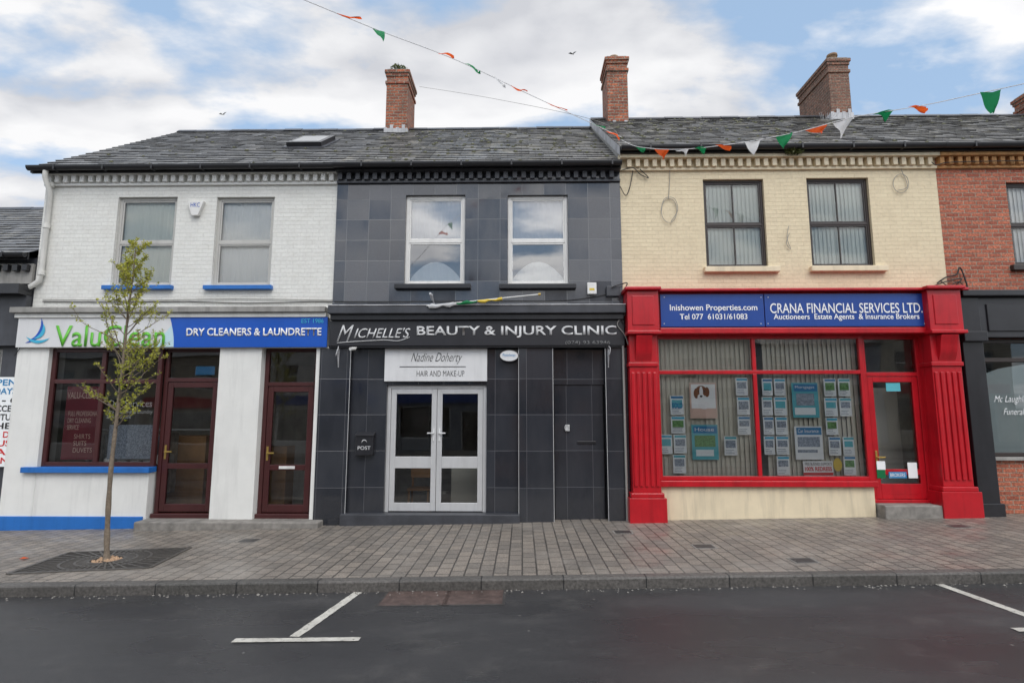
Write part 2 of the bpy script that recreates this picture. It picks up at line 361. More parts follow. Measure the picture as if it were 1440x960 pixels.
slab(None,'pavement',-80,80,-21.5,-18,0,.5,M['paver'])
slab(None,'kerb',-80,80,-17.998,-17.84,.004,.4,M['kerb'],.015)

def stripe(par,name,a,b,w,h,mat):
    a=Vector(a);b=Vector(b); d=(b-a).normalized(); n=Vector((-d.y,d.x,0))*w/2
    vs=[];fs=[];K=28
    for i in range(K+1):
        p=a.lerp(b,i/K); j=random.uniform(-.004,.004); j2=random.uniform(-.004,.004)
        for q in (p+n*(1+j*20),p-n*(1+j2*20)): vs.append((q.x,q.y,SL*q.x+h))
    for i in range(K): fs.append((2*i,2*i+1,2*i+3,2*i+2))
    return mesh(par,name,vs,fs,mat)
H=-.115
e=grp('parking_bay_marking')
stripe(e,'bay_line',G(510,828,H),G(414,895,H),.095,H+.004,M['paint_road'])
stripe(e,'bay_cross',G(328,901,H),G(506,899,H),.085,H+.008,M['paint_road'])
e=grp('parking_bay_marking')
stripe(e,'bay_line',G(1306,816,H),G(1480,878,H),.095,H+.004,M['paint_road'])
stripe(e,'bay_cross',G(1427,886,H),G(1600,882,H),.085,H+.008,M['paint_road'])
e=grp('access_cover')
for i,(a,b) in enumerate([((552,825),(628,850)),((632,824),(706,849))]):
    p=G(a[0],a[1],H);q=G(b[0],b[1],H)
    slab(e,'cover_%d'%i,p.x,q.x,q.y,p.y,H+.006,.02,M['patch'],.003)
    slab(e,'cover_frame_%d'%i,p.x-.03,q.x+.03,q.y-.03,p.y+.03,H+.003,.02,M['iron'],.0)
for (cx,cy) in [(1130,788),(350,760),(990,768),(876,748),(1348,740)]:
    p=G(cx,cy); e=grp('drain_cover',(p.x,p.y,p.z))
    slab(e,'lid',p.x-.12,p.x+.12,p.y-.1,p.y+.1,.008,.02,M['iron'],.003)
    slab(e,'lid_frame',p.x-.15,p.x+.15,p.y-.13,p.y+.13,.004,.02,M['concrete'],.0)
rnd=random.Random(31); vs=[];fs=[]
for i in range(420):
    x=rnd.uniform(-10,10); y=YK-.17-abs(rnd.gauss(0,.06)); s=rnd.uniform(.004,.013); z=SL*x+H+.003; k=len(vs)
    vs+=[(x-s,y-s*.7,z),(x+s,y-s,z),(x+s*.9,y+s,z),(x-s,y+s*.8,z),(x,y,z+s*.9)]; fs+=[(k,k+1,k+4),(k+1,k+2,k+4),(k+2,k+3,k+4),(k+3,k,k+4)]
mesh(None,'gutter_grit',vs,fs,M['concrete'])

# ------------------------------------------------------------ roofs etc
def roof(par,name,x0,x1,ye,ze,yr,zr,n,mat):
    vs=[];fs=[]; K=max(2,int((x1-x0)/.27))
    L=math.hypot(yr-ye,zr-ze); ny=-(zr-ze)/L; nz=(yr-ye)/L
    rnd=random.Random(3)
    for j in range(n):
        for i in range(K):
            xa=x0+(x1-x0)*i/K; xb=x0+(x1-x0)*(i+1)/K
            t0=j/n; t1=(j+1)/n; up=.014+rnd.uniform(-.004,.009); up2=up+rnd.uniform(-.003,.003); lo=rnd.uniform(0,.002)
            if rnd.random()<.02: up+=.012
            y0=ye+(yr-ye)*t0; z0=ze+(zr-ze)*t0; y1=ye+(yr-ye)*t1; z1=ze+(zr-ze)*t1
            k=len(vs)
            vs+=[(xa,y0+ny*up,z0+nz*up),(xb,y0+ny*up2,z0+nz*up2),(xb,y1+ny*lo,z1+nz*lo),(xa,y1+ny*lo,z1+nz*lo),
                 (xa,y0-ny*.01,z0-nz*.01),(xb,y0-ny*.01,z0-nz*.01)]
            fs+=[(k,k+1,k+2,k+3),(k+4,k+5,k+1,k)]
    mesh(par,name,vs,fs,mat)
    yb=2*yr-ye
    mesh(par,name+'_back',[(x0,yr,zr),(x1,yr,zr),(x1,yb,ze),(x0,yb,ze)],[(0,1,2,3)],mat)
    m=max(1,int((x1-x0)/.45)); w=(x1-x0)/m
    vs=[];fs=[]
    for i in range(m):
        a=x0+i*w+.004; b=x0+(i+1)*w-.004; k=len(vs); dz=rnd.uniform(-.008,.012)
        for x in (a,b): vs+=[(x,yr-.15,zr-.065+dz),(x,yr-.03,zr+.04+dz),(x,yr+.03,zr+.04+dz),(x,yr+.15,zr-.065+dz)]
        fs+=[(k,k+4,k+5,k+1),(k+1,k+5,k+6,k+2),(k+2,k+6,k+7,k+3),(k,k+1,k+2,k+3),(k+4,k+7,k+6,k+5)]
    mesh(par,name+'_ridge_tiles',vs,fs,M['darktrim'])
def shell(par,x0,x1,ze,ye,yr,zr,mat):
    yb=2*yr-ye
    vs=[];fs=[]
    for x in (x0+.01,x1-.01):
        k=len(vs); vs+=[(x,.15,-1),(x,yb-.2,-1),(x,yb-.2,ze+.05),(x,yr,zr-.04),(x,.15,ze+.2),(x,.15,ze)]
        fs.append(tuple(range(k,k+6)))
    fs.append((1,2,8,7))
    mesh(par,'side_and_back_walls',vs,fs,mat)
def gutter(par,x0,x1,z,mat,y=-.2):
    vs=[];fs=[];n=8
    for x in (x0,x1):
        for i in range(n+1):
            a=math.pi+math.pi*i/n
            vs.append((x,y-.06+.06*math.cos(a),z+.075*math.sin(a)))
    for i in range(n): fs.append((i,n+1+i,n+2+i,i+1))
    fs.append(tuple(range(n+1))); fs.append(tuple(range(n+1,2*n+2)))
    ob=mesh(par,'gutter',vs,fs,mat,smooth=False)
    mo=ob.modifiers.new('s','SOLIDIFY'); mo.thickness=.006
    box(par,'eaves_board',x0,x1,y+.01,y+.04,z-.10,z+.03,mat)
    l=[];x=x0+.5
    while x<x1-.1: bx(l,x,x+.03,y-.128,y+.0,z-.085,z+.012); x+=.9
    boxes(par,'gutter_brackets',l,mat,.003)
def dentils(par,x0,x1,z0,z1,mat,pitch=.15,y=-.12,wall_y=0):
    l=[]; x=x0+.03
    while x<x1-.08:
        j=random.uniform(-.006,.006); bx(l,x+j,x+j+pitch*.52,y+random.uniform(-.006,.006),wall_y+.02,z0+random.uniform(-.004,.004),z1); x+=pitch
    boxes(par,'dentil_course',l,mat,.006)
def blinds(par,x0,x1,z0,z1,y,mat,w=.09,tilt=.6,gap=0):
    vs=[];fs=[];x=x0; rnd=random.Random(int(x0*100))
    while x<x1:
        a=tilt+rnd.uniform(-.1,.1); k=len(vs)
        dx=w*math.cos(a)/2*1.05; dy=w*math.sin(a)/2; c=x+w/2; zj=rnd.uniform(0,.012)
        vs+=[(c-dx,y-dy,z0+zj),(c,y+.006,z0+zj),(c+dx,y+dy,z0+zj),(c+dx,y+dy,z1),(c,y+.006,z1),(c-dx,y-dy,z1)]
        fs+=[(k,k+1,k+4,k+5),(k+1,k+2,k+3,k+4)]; x+=w*.82+gap
    return mesh(par,'vertical_blind',vs,fs,mat)
def room(par,name,x0,x1,z0,z1,y0,y1,mat):
    vs=[(x0,y0,z0),(x1,y0,z0),(x1,y1,z0),(x0,y1,z0),(x0,y0,z1),(x1,y0,z1),(x1,y1,z1),(x0,y1,z1)]
    fs=[(0,1,2,3),(4,5,6,7),(1,2,6,5),(2,3,7,6),(3,0,4,7)]
    return mesh(par,name,vs,fs,mat)
def frame(par,name,x0,x1,z0,z1,y,mat,vs=(),hs=(),t=.055,d=.07,gl=None,tt=None,sash=None):
    l=[]; tt=tt or t
    bx(l,x0,x0+t,y,y+d,z0,z1); bx(l,x1-t,x1,y,y+d,z0,z1)
    bx(l,x0+t,x1-t,y,y+d,z0,z0+tt); bx(l,x0+t,x1-t,y,y+d,z1-t,z1)
    for h in hs: bx(l,x0+t,x1-t,y+.003,y+d,h-t*.5,h+t*.5)
    for v in vs:
        zz=[z0+tt]+sum([[h-t*.5,h+t*.5] for h in sorted(hs)],[])+[z1-t]
        for i in range(0,len(zz),2): bx(l,v-t*.5,v+t*.5,y+.003,y+d,zz[i],zz[i+1])
    boxes(par,name+'_frame',l,mat,.006)
    g=gl or M['glass']
    yy=y+d*.55
    mesh(par,name+'_glass',[(x0+.01,yy,z0+.01),(x1-.01,yy,z0+.01),(x1-.01,yy,z1-.01),(x0+.01,yy,z1-.01)],[(0,1,2,3)],g)
def sashwin(par,name,o,y,mat,blind,gl,split=.5,vlight=False,bt=None,t=.055):
    x0,x1,z0,z1=o
    zs=z0+(z1-z0)*split
    frame(par,name,x0,x1,z0,z1,y,mat,hs=[zs],t=t,gl=gl,d=.05)
    l=[]; s=.028
    for (a,b) in ((z0+t,zs-t*.5),(zs+t*.5,z1-t)):
        bx(l,x0+t,x0+t+s,y+.012,y+.04,a,b); bx(l,x1-t-s,x1-t,y+.012,y+.04,a,b)
        bx(l,x0+t+s,x1-t-s,y+.012,y+.04,a,a+s); bx(l,x0+t+s,x1-t-s,y+.012,y+.04,b-s,b)
    if vlight: bx(l,(x0+x1)/2-.012,(x0+x1)/2+.012,y+.014,y+.038,z0+t+s,z1-t-s)
    boxes(par,name+'_sash',l,mat,.004)
    room(par,name+'_room',x0-.02,x1+.02,z0-.02,z1+.02,y+.055,y+.9,M['room'])
    if blind: blinds(par,x0,x1,z0+.03,z1-.02,y+.085,blind,tilt=bt if bt is not None else .3)
def fringe(par,name,c,sx,sy,sz,n,size,mat,rnd=random):
    vs=[];fs=[]
    for i in range(n):
        while True:
            p=Vector((rnd.uniform(-1,1),rnd.uniform(-1,1),rnd.uniform(-1,1)))
            if p.length<1: break
        p=Vector((c[0]+p.x*sx,c[1]+p.y*sy,c[2]+p.z*sz))
        a=Vector((rnd.gauss(0,1),rnd.gauss(0,1),rnd.gauss(0,1))).normalized()*size*rnd.uniform(.5,1.2)
        b=a.cross(Vector((rnd.gauss(0,1),rnd.gauss(0,1),rnd.gauss(0,1)))).normalized()*a.length*.5
        k=len(vs); vs+=[p-a,p+b,p+a,p-b]; fs.append((k,k+1,k+2,k+3))
    return mesh(par,name,vs,fs,mat)

XL0=P(56,340).x; XL1=P(472,340).x; XM1=P(873,320).x; XR1=P(1325,330).x
YR=4.0
ZE=P(450,233,-.2).z; ZR=P(450,184,YR).z
ZE2=P(1100,206,-.2).z; ZR2=P(1100,166,YR).z
ZE0=P(30,357,-.2).z; ZR0=P(30,294,YR).z
def course(ye,yr,n): return (yr-ye)/n
NC=24
M['slate']=slate('roof_slate',course(-.22,YR,NC),-.22,st=.3)
M['slate2']=slate('roof_slate_weathered',course(-.22,YR,NC),-.22,(.235,.228,.215),(.15,.146,.14),st=.7)

# ============================================================ LEFT WHITE BUILDING
A=grp('white_brick_shop_building',((XL0+XL1)/2,0,0))
zs_top=ZE-.02
wins=[R((161,277,245,402)),R((301,277,383,402))]
zsh=P(250,487,-.15).z
wall(A,'upper_wall',XL0,XL1,zsh-.02,zs_top,0,.16,wins,M['white_brick'])
roof(A,'slate_roof',XL0-.14,XL1,-.22,ZE,YR,ZR,NC,M['slate'])
shell(A,XL0,XL1,ZE,-.2,YR,ZR,M['plaster'])
gutter(A,XL0-.14,XL1-.003,ZE,M['black'])
dz1=P(270,244,-.12).z; dz0=P(270,254,-.12).z
dentils(A,XL0+.05,XL1,dz0,dz1,M['white'],.155,-.10)
box(A,'dentil_ledge',XL0,XL1-.002,-.13,.01,dz1+.001,dz1+.05,M['white'])
box(A,'dentil_band',XL0,XL1-.002,-.05,.012,dz0-.05,dz0-.002,M['white'])
mesh(A,'verge_board',[(XL0-.15,-.2,ZE-.10),(XL0-.15,YR,ZR-.12),(XL0-.15,YR,ZR+.01),(XL0-.15,-.2,ZE+.0)],[(0,1,2,3)],M['black'])
for i,w in enumerate(wins):
    sashwin(A,'upper_window_%d'%i,w,.06,M['greyupvc'],M['blind'] if i==1 else M['blindg'],M['glass'],split=.49,bt=.35 if i==0 else .10)
    x0,x1,z0,z1=w
    box(A,'sill_%d'%i,x0-.10,x1+.06,-.09,.10,z0-.075,z0-.001,M['blue'],.006)
def onroof(px,py,ye,ze,yr,zr):
    d=ray(px,py); n=Vector((0,-(zr-ze),(yr-ye))).normalized(); p0=Vector((0,ye,ze))
    t=(p0-CAM).dot(n)/d.dot(n); return CAM+d*t,n
p,n=onroof(439,203,-.22,ZE,YR,ZR)
sl=Vector((0,YR+.22,ZR-ZE)).normalized()
def tilted(par,name,c,hx,hs,t0,t1,mat,bev=.004):
    vs=[]
    for t in (t0,t1):
        for (a,b) in ((-1,-1),(1,-1),(1,1),(-1,1)):
            vs.append(c+Vector((a*hx,0,0))+sl*b*hs+n*t)
    return mesh(par,name,vs,[(3,2,1,0),(4,5,6,7),(0,1,5,4),(1,2,6,5),(2,3,7,6),(3,0,4,7)],mat,bev)
tilted(A,'skylight_flashing',p,.46,.60,.0,.03,M['darktrim'])
tilted(A,'skylight_frame',p,.38,.52,.03,.12,M['blackp'])
tilted(A,'skylight_glass',p,.30,.40,.12,.124,plain('skylight_pane',(.20,.21,.22),.12,.1,dirt=.2,bmp=0))
zc1=P(250,431,-.22).z; zc0=P(250,443,-.22).z
xa=P(14,437,-.22).x; xb=XL1-.06
box(A,'fascia_cornice',xa,xb,-.24,-.001,zc0+.05,zc1,M['greytrim'],.012)
box(A,'fascia_cornice_lower',xa+.05,xb,-.18,-.001,zc0-.03,zc0+.049,M['white'],.008)
sx0,sx1,sz0,sz1=R((24,445,460,487),-.15)
box(A,'sign_backing',sx0+.02,sx1,-.12,-.002,sz0,zc0-.031,M['white'])
S=grp('shop_fascia_sign',((sx0+sx1)/2,-.15,sz0))
x0,x1,z0,z1=R((24,446,250,488),-.15); xs_=P(232,466,-.15).x
box(S,'white_panel',x0,xs_+.25,-.15,-.122,z0,z1,M['signwhite'],.002)
vs=[];fs=[]
xr=P(232,466,-.152).x
for i in range(13):
    t=i/12; zz=z0+.002+(z1-z0-.004)*t; vs+=[(xr+.20+.10*math.sin(t*math.pi),-.1535,zz),(xr-.12+.33*t**.8*1.0-.1*(1-t),-.1535,zz)]
for i in range(12): fs.append((2*i,2*i+2,2*i+3,2*i+1))
mesh(S,'ice_wedge',vs,fs,M['signice'])
bx0,bx1,bz0,bz1=R((248,446,460,488),-.156)
vs=[];K=12
for i in range(K+1):
    t=i/K; zz=bz0+(bz1-bz0)*t; off=-.13+.10*math.sin((1-t)*1.6)
    vs+=[(bx0+off,-.157,zz),(bx1,-.157,zz)]
mesh(S,'blue_panel_face',vs,[(2*i,2*i+1,2*i+3,2*i+2) for i in range(K)],M['bluesign'])
box(S,'blue_panel',bx0+.0,bx1,-.155,-.122,bz0,bz1,M['bluesign'],.0)
text(S,'sign_text_name','ValuClean',(77,457,232,487),-.165,M['green'],.004)
text(S,'sign_text_trade','DRY CLEANERS & LAUNDRETTE',(262,461,452,472),-.165,M['lettwhite'],.022)
text(S,'sign_text_est','EST 1986',(424,448,455,454),-.165,M['ltblue'],.0)
def crescent(par,name,cx,cz,r,a0,a1,w,y,mat):
    vs=[];fs=[];K=14
    for i in range(K+1):
        t=i/K; a=a0+(a1-a0)*t; ww=w*math.sin(math.pi*t)
        vs+=[(cx+(r+ww)*math.cos(a),y,cz+(r+ww)*math.sin(a)),(cx+(r-ww*.3)*math.cos(a),y,cz+(r-ww*.3)*math.sin(a))]
    for i in range(K): fs.append((2*i,2*i+2,2*i+3,2*i+1))
    mesh(par,name,vs,fs,mat)
c=P(54,466,-.16)
for i,(rr,dx,m) in enumerate([(.34,-.28,M['bluesign']),(.26,-.20,M['bluesign']),(.20,-.10,M['ltblue'])]):
    crescent(S,'logo_swoosh_%d'%i,c.x+dx-.02,c.z+.13-.03*i,rr,-1.35,.35,.05,-.158-.001*i,m)
crescent(S,'logo_base',c.x+.02,c.z+.20,.37,-2.25,-1.0,.04,-.162,M['ltblue'])
gp=zsh
pA=P(12,600,-.08).x; pA1=P(61,570,-.08).x
box(A,'pier_left',pA,pA1,-.08,.3,-.9,gp-.002,M['white'],.008)
x0=P(302,600,-.08).x;x1=P(362,600,-.08).x
box(A,'pier_middle',x0,x1,-.08,.3,-.9,gp-.002,M['white'],.01)
x2=P(440,600,-.08).x;x3=P(458,600,-.08).x
box(A,'pier_right',x2,x3,-.08,.3,-.9,gp-.002,M['white'],.01)
wx0=pA1; wx1=P(223,570,.0).x
zsill=P(130,657,-.08).z
box(A,'stall_riser',pA1,wx1-.02,-.078,.25,-.9,zsill-.085,M['white'],.008)
box(A,'window_sill',wx0-.22,wx1+.02,-.16,.06,zsill-.085,zsill+.01,M['blue'],.008)
zpl=P(100,726,-.11).z
box(A,'blue_plinth',pA-.02,wx1-.06,-.11,-.02,-.9,zpl,M['blue'],.008)
zt=P(140,536,0).z
frame(A,'shop_window',wx0,wx1,zsill+.01,gp-.004,.0,M['mahog'],vs=[P(140,570).x],hs=[zt],t=.075,gl=M['glasslow'])
def shopdoor(par,name,x0,x1,z0,z1,y,fm,ztr,zmid,gl,handle_right=False,hm=None,t=.07):
    l=[];d=.07
    bx(l,x0,x0+t,y,y+d,z0,z1); bx(l,x1-t,x1,y,y+d,z0,z1); bx(l,x0+t,x1-t,y,y+d,z1-t,z1)
    bx(l,x0+t,x1-t,y,y+d,ztr-t*.5,ztr+t*.5)
    boxes(par,name+'_frame',l,fm,.006)
    l=[];a=x0+t+.006;b=x1-t-.006;s=.095;zt=ztr-t*.5-.006;zb=z0+.02;yy=y+.012;d2=.05
    bx(l,a,a+s,yy,yy+d2,zb,zt); bx(l,b-s,b,yy,yy+d2,zb,zt); bx(l,a+s,b-s,yy,yy+d2,zt-s,zt)
    bx(l,a+s,b-s,yy,yy+d2,zb,zb+s*1.4); bx(l,a+s,b-s,yy,yy+d2,zmid-s*.5,zmid+s*.5)
    boxes(par,name+'_leaf',l,fm,.006)
    mesh(par,name+'_glass',[(x0+.01,y+.04,z0+.05),(x1-.01,y+.04,z0+.05),(x1-.01,y+.04,z1-.01),(x0+.01,y+.04,z1-.01)],[(0,1,2,3)],gl)
    hx=b-s*.5 if handle_right else a+s*.5
    box(par,name+'_handle_plate',hx-.018,hx+.018,yy-.012,yy-.0005,zmid+.12,zmid+.36,hm or M['brass'],.003)
    sgn=-1 if handle_right else 1
    box(par,name+'_handle_lever',min(hx,hx+sgn*.13),max(hx,hx+sgn*.13),yy-.05,yy-.03,zmid+.235,zmid+.26,hm or M['brass'],.004)
    box(par,name+'_handle_stem',hx-.01,hx+.01,yy-.035,yy-.011,zmid+.237,zmid+.258,hm or M['brass'],.002)
shopdoor(A,'shop_door',wx1+.01,x0-.002,P(262,721,.08).z,gp-.004,.08,M['mahog'],P(265,534,.08).z,P(262,655,.08).z,M['glasslow'])
shopdoor(A,'side_door',x1+.002,x2-.002,P(400,722,.08).z,gp-.004,.08,M['mahog'],P(405,540,.08).z,P(400,657,.08).z,M['glasslow'])
xx=(x1+x2)/2; zm=P(400,657,.08).z
box(A,'letter_plate',xx-.14,xx+.14,.075,.091,zm-.025,zm+.025,M['upvc'],.004)
zst=P(320,733,-.30).z
st=P(186,740,-.38).x; st2=P(446,740,-.38).x
box(A,'door_step',st,st2,-.36,.3,-.9,zst,M['concrete'],.02)
box(A,'door_threshold',wx1,x2,.0,.35,-.5,P(300,721,.08).z-.002,M['mahog'],.01)
room(A,'shop_interior',pA+.05,x3-.05,-.4,gp-.05,.16,3.0,M['room'])
rnd=random.Random(5)
box(A,'counter',P(228,640,1.3).x,P(300,640,1.3).x,1.0,1.5,-.4,P(260,612,1.2).z,M['wood'],.01)
box(A,'shelf_unit',P(380,640,1.6).x,P(420,640,1.6).x,1.0,1.4,-.4,1.2,M['wood'],.01)
l=[];l2=[]
for i in range(14):
    xq=P(120,640,.6).x+i*.11; bx(l if i%3 else l2,xq,xq+.07,.6,1.0,.45+rnd.uniform(-.1,.2),1.45+rnd.uniform(-.05,.05))
boxes(A,'hanging_clothes',l,M['fabric'],.03); boxes(A,'hanging_clothes_dark',l2,M['pgrey'],.03)
tube(A,'clothes_rail',[(P(110,640,.6).x,.8,1.52),(P(300,640,.6).x,.8,1.52)],.015,M['alu'])
l=[]
for i in range(5):
    bx(l,P(150,640,.3).x+i*.24,P(150,640,.3).x+i*.24+.20,.2,.45,zsill+.02,zsill+.14+.07*(i%3))
boxes(A,'folded_linen',l,M['blind'],.04)
BR(A,'maroon_poster',(90,543,143,646),.09,.095,M['maroon'],0)
text(A,'poster_text_a','VALU-CLEAN',(95,551,138,560),.085,M['skin'],0,0,0)
text(A,'poster_text_b','FULL PROFESSIONAL\nDRY CLEANING\nSERVICE',(95,578,138,604),.085,M['skin'],0,0,0)
text(A,'poster_text_c','SHIRTS\nSUITS\nDUVETS',(103,610,130,636),.085,M['skin'],0,0,0)
BR(A,'services_poster',(152,597,216,645),.09,.095,M['pgrey'],0)
text(A,'poster_text_d','Our Services',(152,562,214,572),.085,M['lettwhite'],0,0,0)
text(A,'poster_text_e','Dry Cleaning & Laundry\nShoe Repairs',(150,576,214,590),.085,M['lettwhite'],0,0,0)
BR(A,'top_light_poster',(275,515,302,527),.14,.145,M['pblue'],0)
x0_,x1_,z0_,z1_=R((263,283,286,303),-.07)
a_=(x0_+x1_)/2
mesh(A,'alarm_box',[(x0_,-.08,z1_),(x1_,-.08,z1_),(a_+.06,-.08,z0_),(a_-.06,-.08,z0_),(x0_,.0,z1_),(x1_,.0,z1_),(a_+.06,.0,z0_),(a_-.06,.0,z0_)],[(0,1,2,3),(0,4,5,1),(1,5,6,2),(2,6,7,3),(3,7,4,0)],M['upvc'],.008)
text(A,'alarm_label','HKC',(268,285,281,291),-.083,M['bluesign'],0,0,0)
xp=P(71,300,-.06).x-.04
dp=[(xp+.02,-.24,ZE-.07),(xp+.02,-.24,ZE-.2),(xp,-.07,ZE-.42),(xp,-.07,P(62,380,-.06).z),(xp-.02,-.07,P(62,395,-.06).z),(xp-.30,-.07,P(40,410,-.06).z),(xp-.33,-.07,P(36,428,-.06).z)]
tube(A,'downpipe',dp,.045,M['pipew'])
for q in ((66,262),(62,320),(60,385)):
    z=P(q[0],q[1]).z; tube(A,'pipe_collar',[(xp,-.07,z-.04),(xp,-.07,z+.04)],.058,M['pipew'])

# ============================================================ FAR LEFT NEIGHBOUR
Bn=grp('grey_terraced_building',(XL0-4,0,0))
nx0=XL0-9
z2=P(10,490,-.05).z; z3=P(10,660,-.05).z
wall(Bn,'wall',nx0,XL0-.002,-1,ZE0-.02,0,.2,[(XL0-2.6,XL0-.45,z3,z2)],M['darktrim'])
M['slate0']=slate('roof_slate_low',course(-.22,YR,20),-.22)
roof(Bn,'slate_roof',nx0,XL0-.01,-.22,ZE0,YR,ZR0,20,M['slate0'])
shell(Bn,nx0,XL0-.01,ZE0,-.2,YR,ZR0,M['plaster'])
gutter(Bn,nx0,XL0-.02,ZE0,M['black'])
box(Bn,'upper_band',nx0,XL0-.02,-.06,-.001,P(30,400).z,P(30,372).z,M['greytrim'])
box(Bn,'cornice',nx0,XL0-.02,-.3,-.001,P(20,414,-.2).z,P(20,400,-.2).z,M['blackp'])
box(Bn,'fascia',nx0,XL0-.02,-.12,-.001,P(10,486,-.1).z,P(20,414,-.1).z-.002,M['darktrim'])
dentils(Bn,nx0,XL0-.03,P(30,383).z,P(30,374).z,M['blackp'],.18,-.14,-.05)
frame(Bn,'shop_window',XL0-2.6,XL0-.45,z3,z2,.05,M['greyupvc'],t=.06,gl=M['glasslow'])
room(Bn,'interior',XL0-3,XL0-.3,z3-.3,z2+.1,.21,2.5,M['roomd'])
bn=grp('shop_banner',(XL0-.6,-.06,z3))
x1=P(25,590,-.06).x; zt_=P(10,530,-.06).z; zb_=P(10,656,-.06).z
box(bn,'banner_board',x1-1.2,x1,-.06,-.03,zb_,zt_,M['paper'],.002)
for i,(s,m) in enumerate([('OPEN','pblue'),('7 DAYS','pblue'),('10 - 6','letblack'),('FACCER','letblack'),('RNITUR','letblack'),('THES','letblack'),('TO DO','letred'),('OUSE','letred'),('BAG','letred'),('SANC','letred')]):
    yy=533+i*12.2; text(bn,'banner_text_%d'%i,s,(-18,yy,23,yy+9),-.064,M[m],.02,0,0)

# ============================================================ MIDDLE DARK BUILDING
C=grp('dark_tiled_shop_building',((XL1+XM1)/2,0,0))
wins=[R((570,275,654,401)),R((714,275,799,401))]
zm=P(670,487,-.15).z
wall(C,'upper_tiled_wall',XL1,XM1,zm,ZE-.02,-.03,.14,wins,M['tile'])
roof(C,'slate_roof',XL1,XM1,-.22,ZE,YR,ZR,NC,M['slate2'])
shell(C,XL1,XM1,ZE,-.2,YR,ZR,M['plaster'])
gutter(C,XL1+.003,XM1-.003,ZE+.005,M['black'],-.22)
dentils(C,XL1,XM1,dz0-.0,dz1,M['darktrim'],.16,-.13)
box(C,'dentil_ledge',XL1+.002,XM1,-.17,-.031,dz1+.001,dz1+.05,M['darktrim'])
box(C,'dentil_band',XL1+.002,XM1,-.08,-.031,dz0-.05,dz0-.002,M['darktrim'])
for i,w in enumerate(wins):
    sashwin(C,'upper_window_%d'%i,w,.03,M['upvc'],None,M['glassr'],split=.49,t=.06)
    x0,x1,z0,z1=w
    box(C,'sill_%d'%i,x0-.15,x1+.12,-.14,.06,z0-.085,z0-.001,M['blackp'],.006)
    zmid_=z0+(z1-z0)*.49; vs=[];K=40
    for k in range(K+1):
        t=k/K; xx=x0+.02+(x1-x0-.04)*t; vs+=[(xx,.115+.008*math.sin(k*1.25),zmid_-.02),(xx,.115+.008*math.sin(k*1.25),z1-.02)]
    mesh(C,'net_curtain_%d'%i,vs,[(2*k,2*k+2,2*k+3,2*k+1) for k in range(K)],M['net'])
    vs=[];K=20
    for k in range(K+1):
        t=k/K; xx=x0+.08+(x1-x0-.16)*t; vs+=[(xx,.11+.008*math.sin(k*2.2),z0+.03),(xx,.11+.008*math.sin(k*2.2),z0+.12+.34*math.sin(math.pi*t)**.8)]
    mesh(C,'window_drape_%d'%i,vs,[(2*k,2*k+2,2*k+3,2*k+1) for k in range(K)],M['blind'])
zc=P(670,430,-.25).z; zd=P(670,449,-.25).z
xa=P(463,440,-.2).x; xb=P(879,440,-.2).x
box(C,'fascia_cornice',xa,xb,-.30,-.031,zd+.10,zc,M['darktrim'],.015)
box(C,'fascia_cornice_lower',xa+.03,xb-.03,-.23,-.031,zd+.0,zd+.099,M['blackp'],.01)
box(C,'cornice_lead',xa,xb,-.31,-.031,zc+.001,zc+.02,M['lead'],.004)
x0,x1,z0,z1=R((463,449,878,486),-.16)
S=grp('shop_fascia_sign',((x0+x1)/2,-.16,z0))
box(S,'sign_board',x0,x1,-.17,-.031,z0,zd-.002,M['signblack'],.006)
text(S,'sign_text_initial','M',(474,457,497,480),-.182,M['silver'],-.004,.45)
text(S,'sign_text_name','ICHELLE\'S',(498,461,577,475),-.182,M['silver'],.004,.35)
tube(S,'sign_flourish',smoothpath([P(474,482,-.18),P(500,480,-.18),P(540,478,-.18),P(560,479,-.18),P(576,474,-.18)]),.006,M['silver'])
text(S,'sign_text_trade','BEAUTY & INJURY CLINIC',(586,458,867,475),-.182,M['silver'],.018)
text(S,'sign_text_phone','(074) 93 63946',(795,479,858,485),-.182,M['dimsilver'],-.006)
box(S,'sign_lower_strip',x0,x1,-.15,-.032,z0-.03,z0-.002,M['blackp'],.004)
zg=z0-.03
xA1=P(489,600,-.12).x
box(C,'pier_left',XL1-.16,xA1,-.10,.3,-.9,zg-.002,M['tile_low'],.004)
xd0=P(542,620,.0).x; xd1=P(684,620,.0).x
box(C,'panel_left_of_door',xA1+.002,xd0,.0,.3,-.9,zg-.002,M['tile_low'],.004)
xb0=P(730,600,-.04).x; xb1=P(778,600,-.04).x
box(C,'panel_right_of_door',xd1,xb0-.002,.0,.3,-.9,zg-.002,M['tile_low'],.004)
box(C,'pier_middle',xb0,xb1,-.10,.3,-.9,zg-.002,M['tile_low'],.004)
xe0=P(853,600,-.08).x
box(C,'pier_right',xe0,XM1+.03,-.10,.3,-.9,zg-.002,M['tile_low'],.004)
l=[]
for xq in (xA1,xb0-.006,xb1,xe0): bx(l,xq-.004,xq+.004,-.106,-.099,-.4,zg-.01)
boxes(C,'tile_edge_trim',l,M['alu'],0)
ztd=P(612,541,.0).z
box(C,'door_lintel',xd0+.001,xd1-.001,.004,.3,ztd,zg-.003,M['tile_low'],.004)
zq=P(815,541,.1).z
box(C,'private_door',xb1+.03,xe0-.03,.1,.16,-.4,zq,M['tile_low'],.003)
box(C,'private_door_transom',xb1+.002,xe0-.002,.08,.3,zq+.004,zg-.002,M['tile_low'],.003)
box(C,'private_door_surround',xb1+.002,xe0-.002,.165,.3,-.4,zq,M['blackp'],.003)
BR(C,'private_door_letterplate',(812,620,838,624),.085,.099,M['blackp'])
BR(C,'private_door_handle',(795,597,801,606),.06,.099,M['alu'])
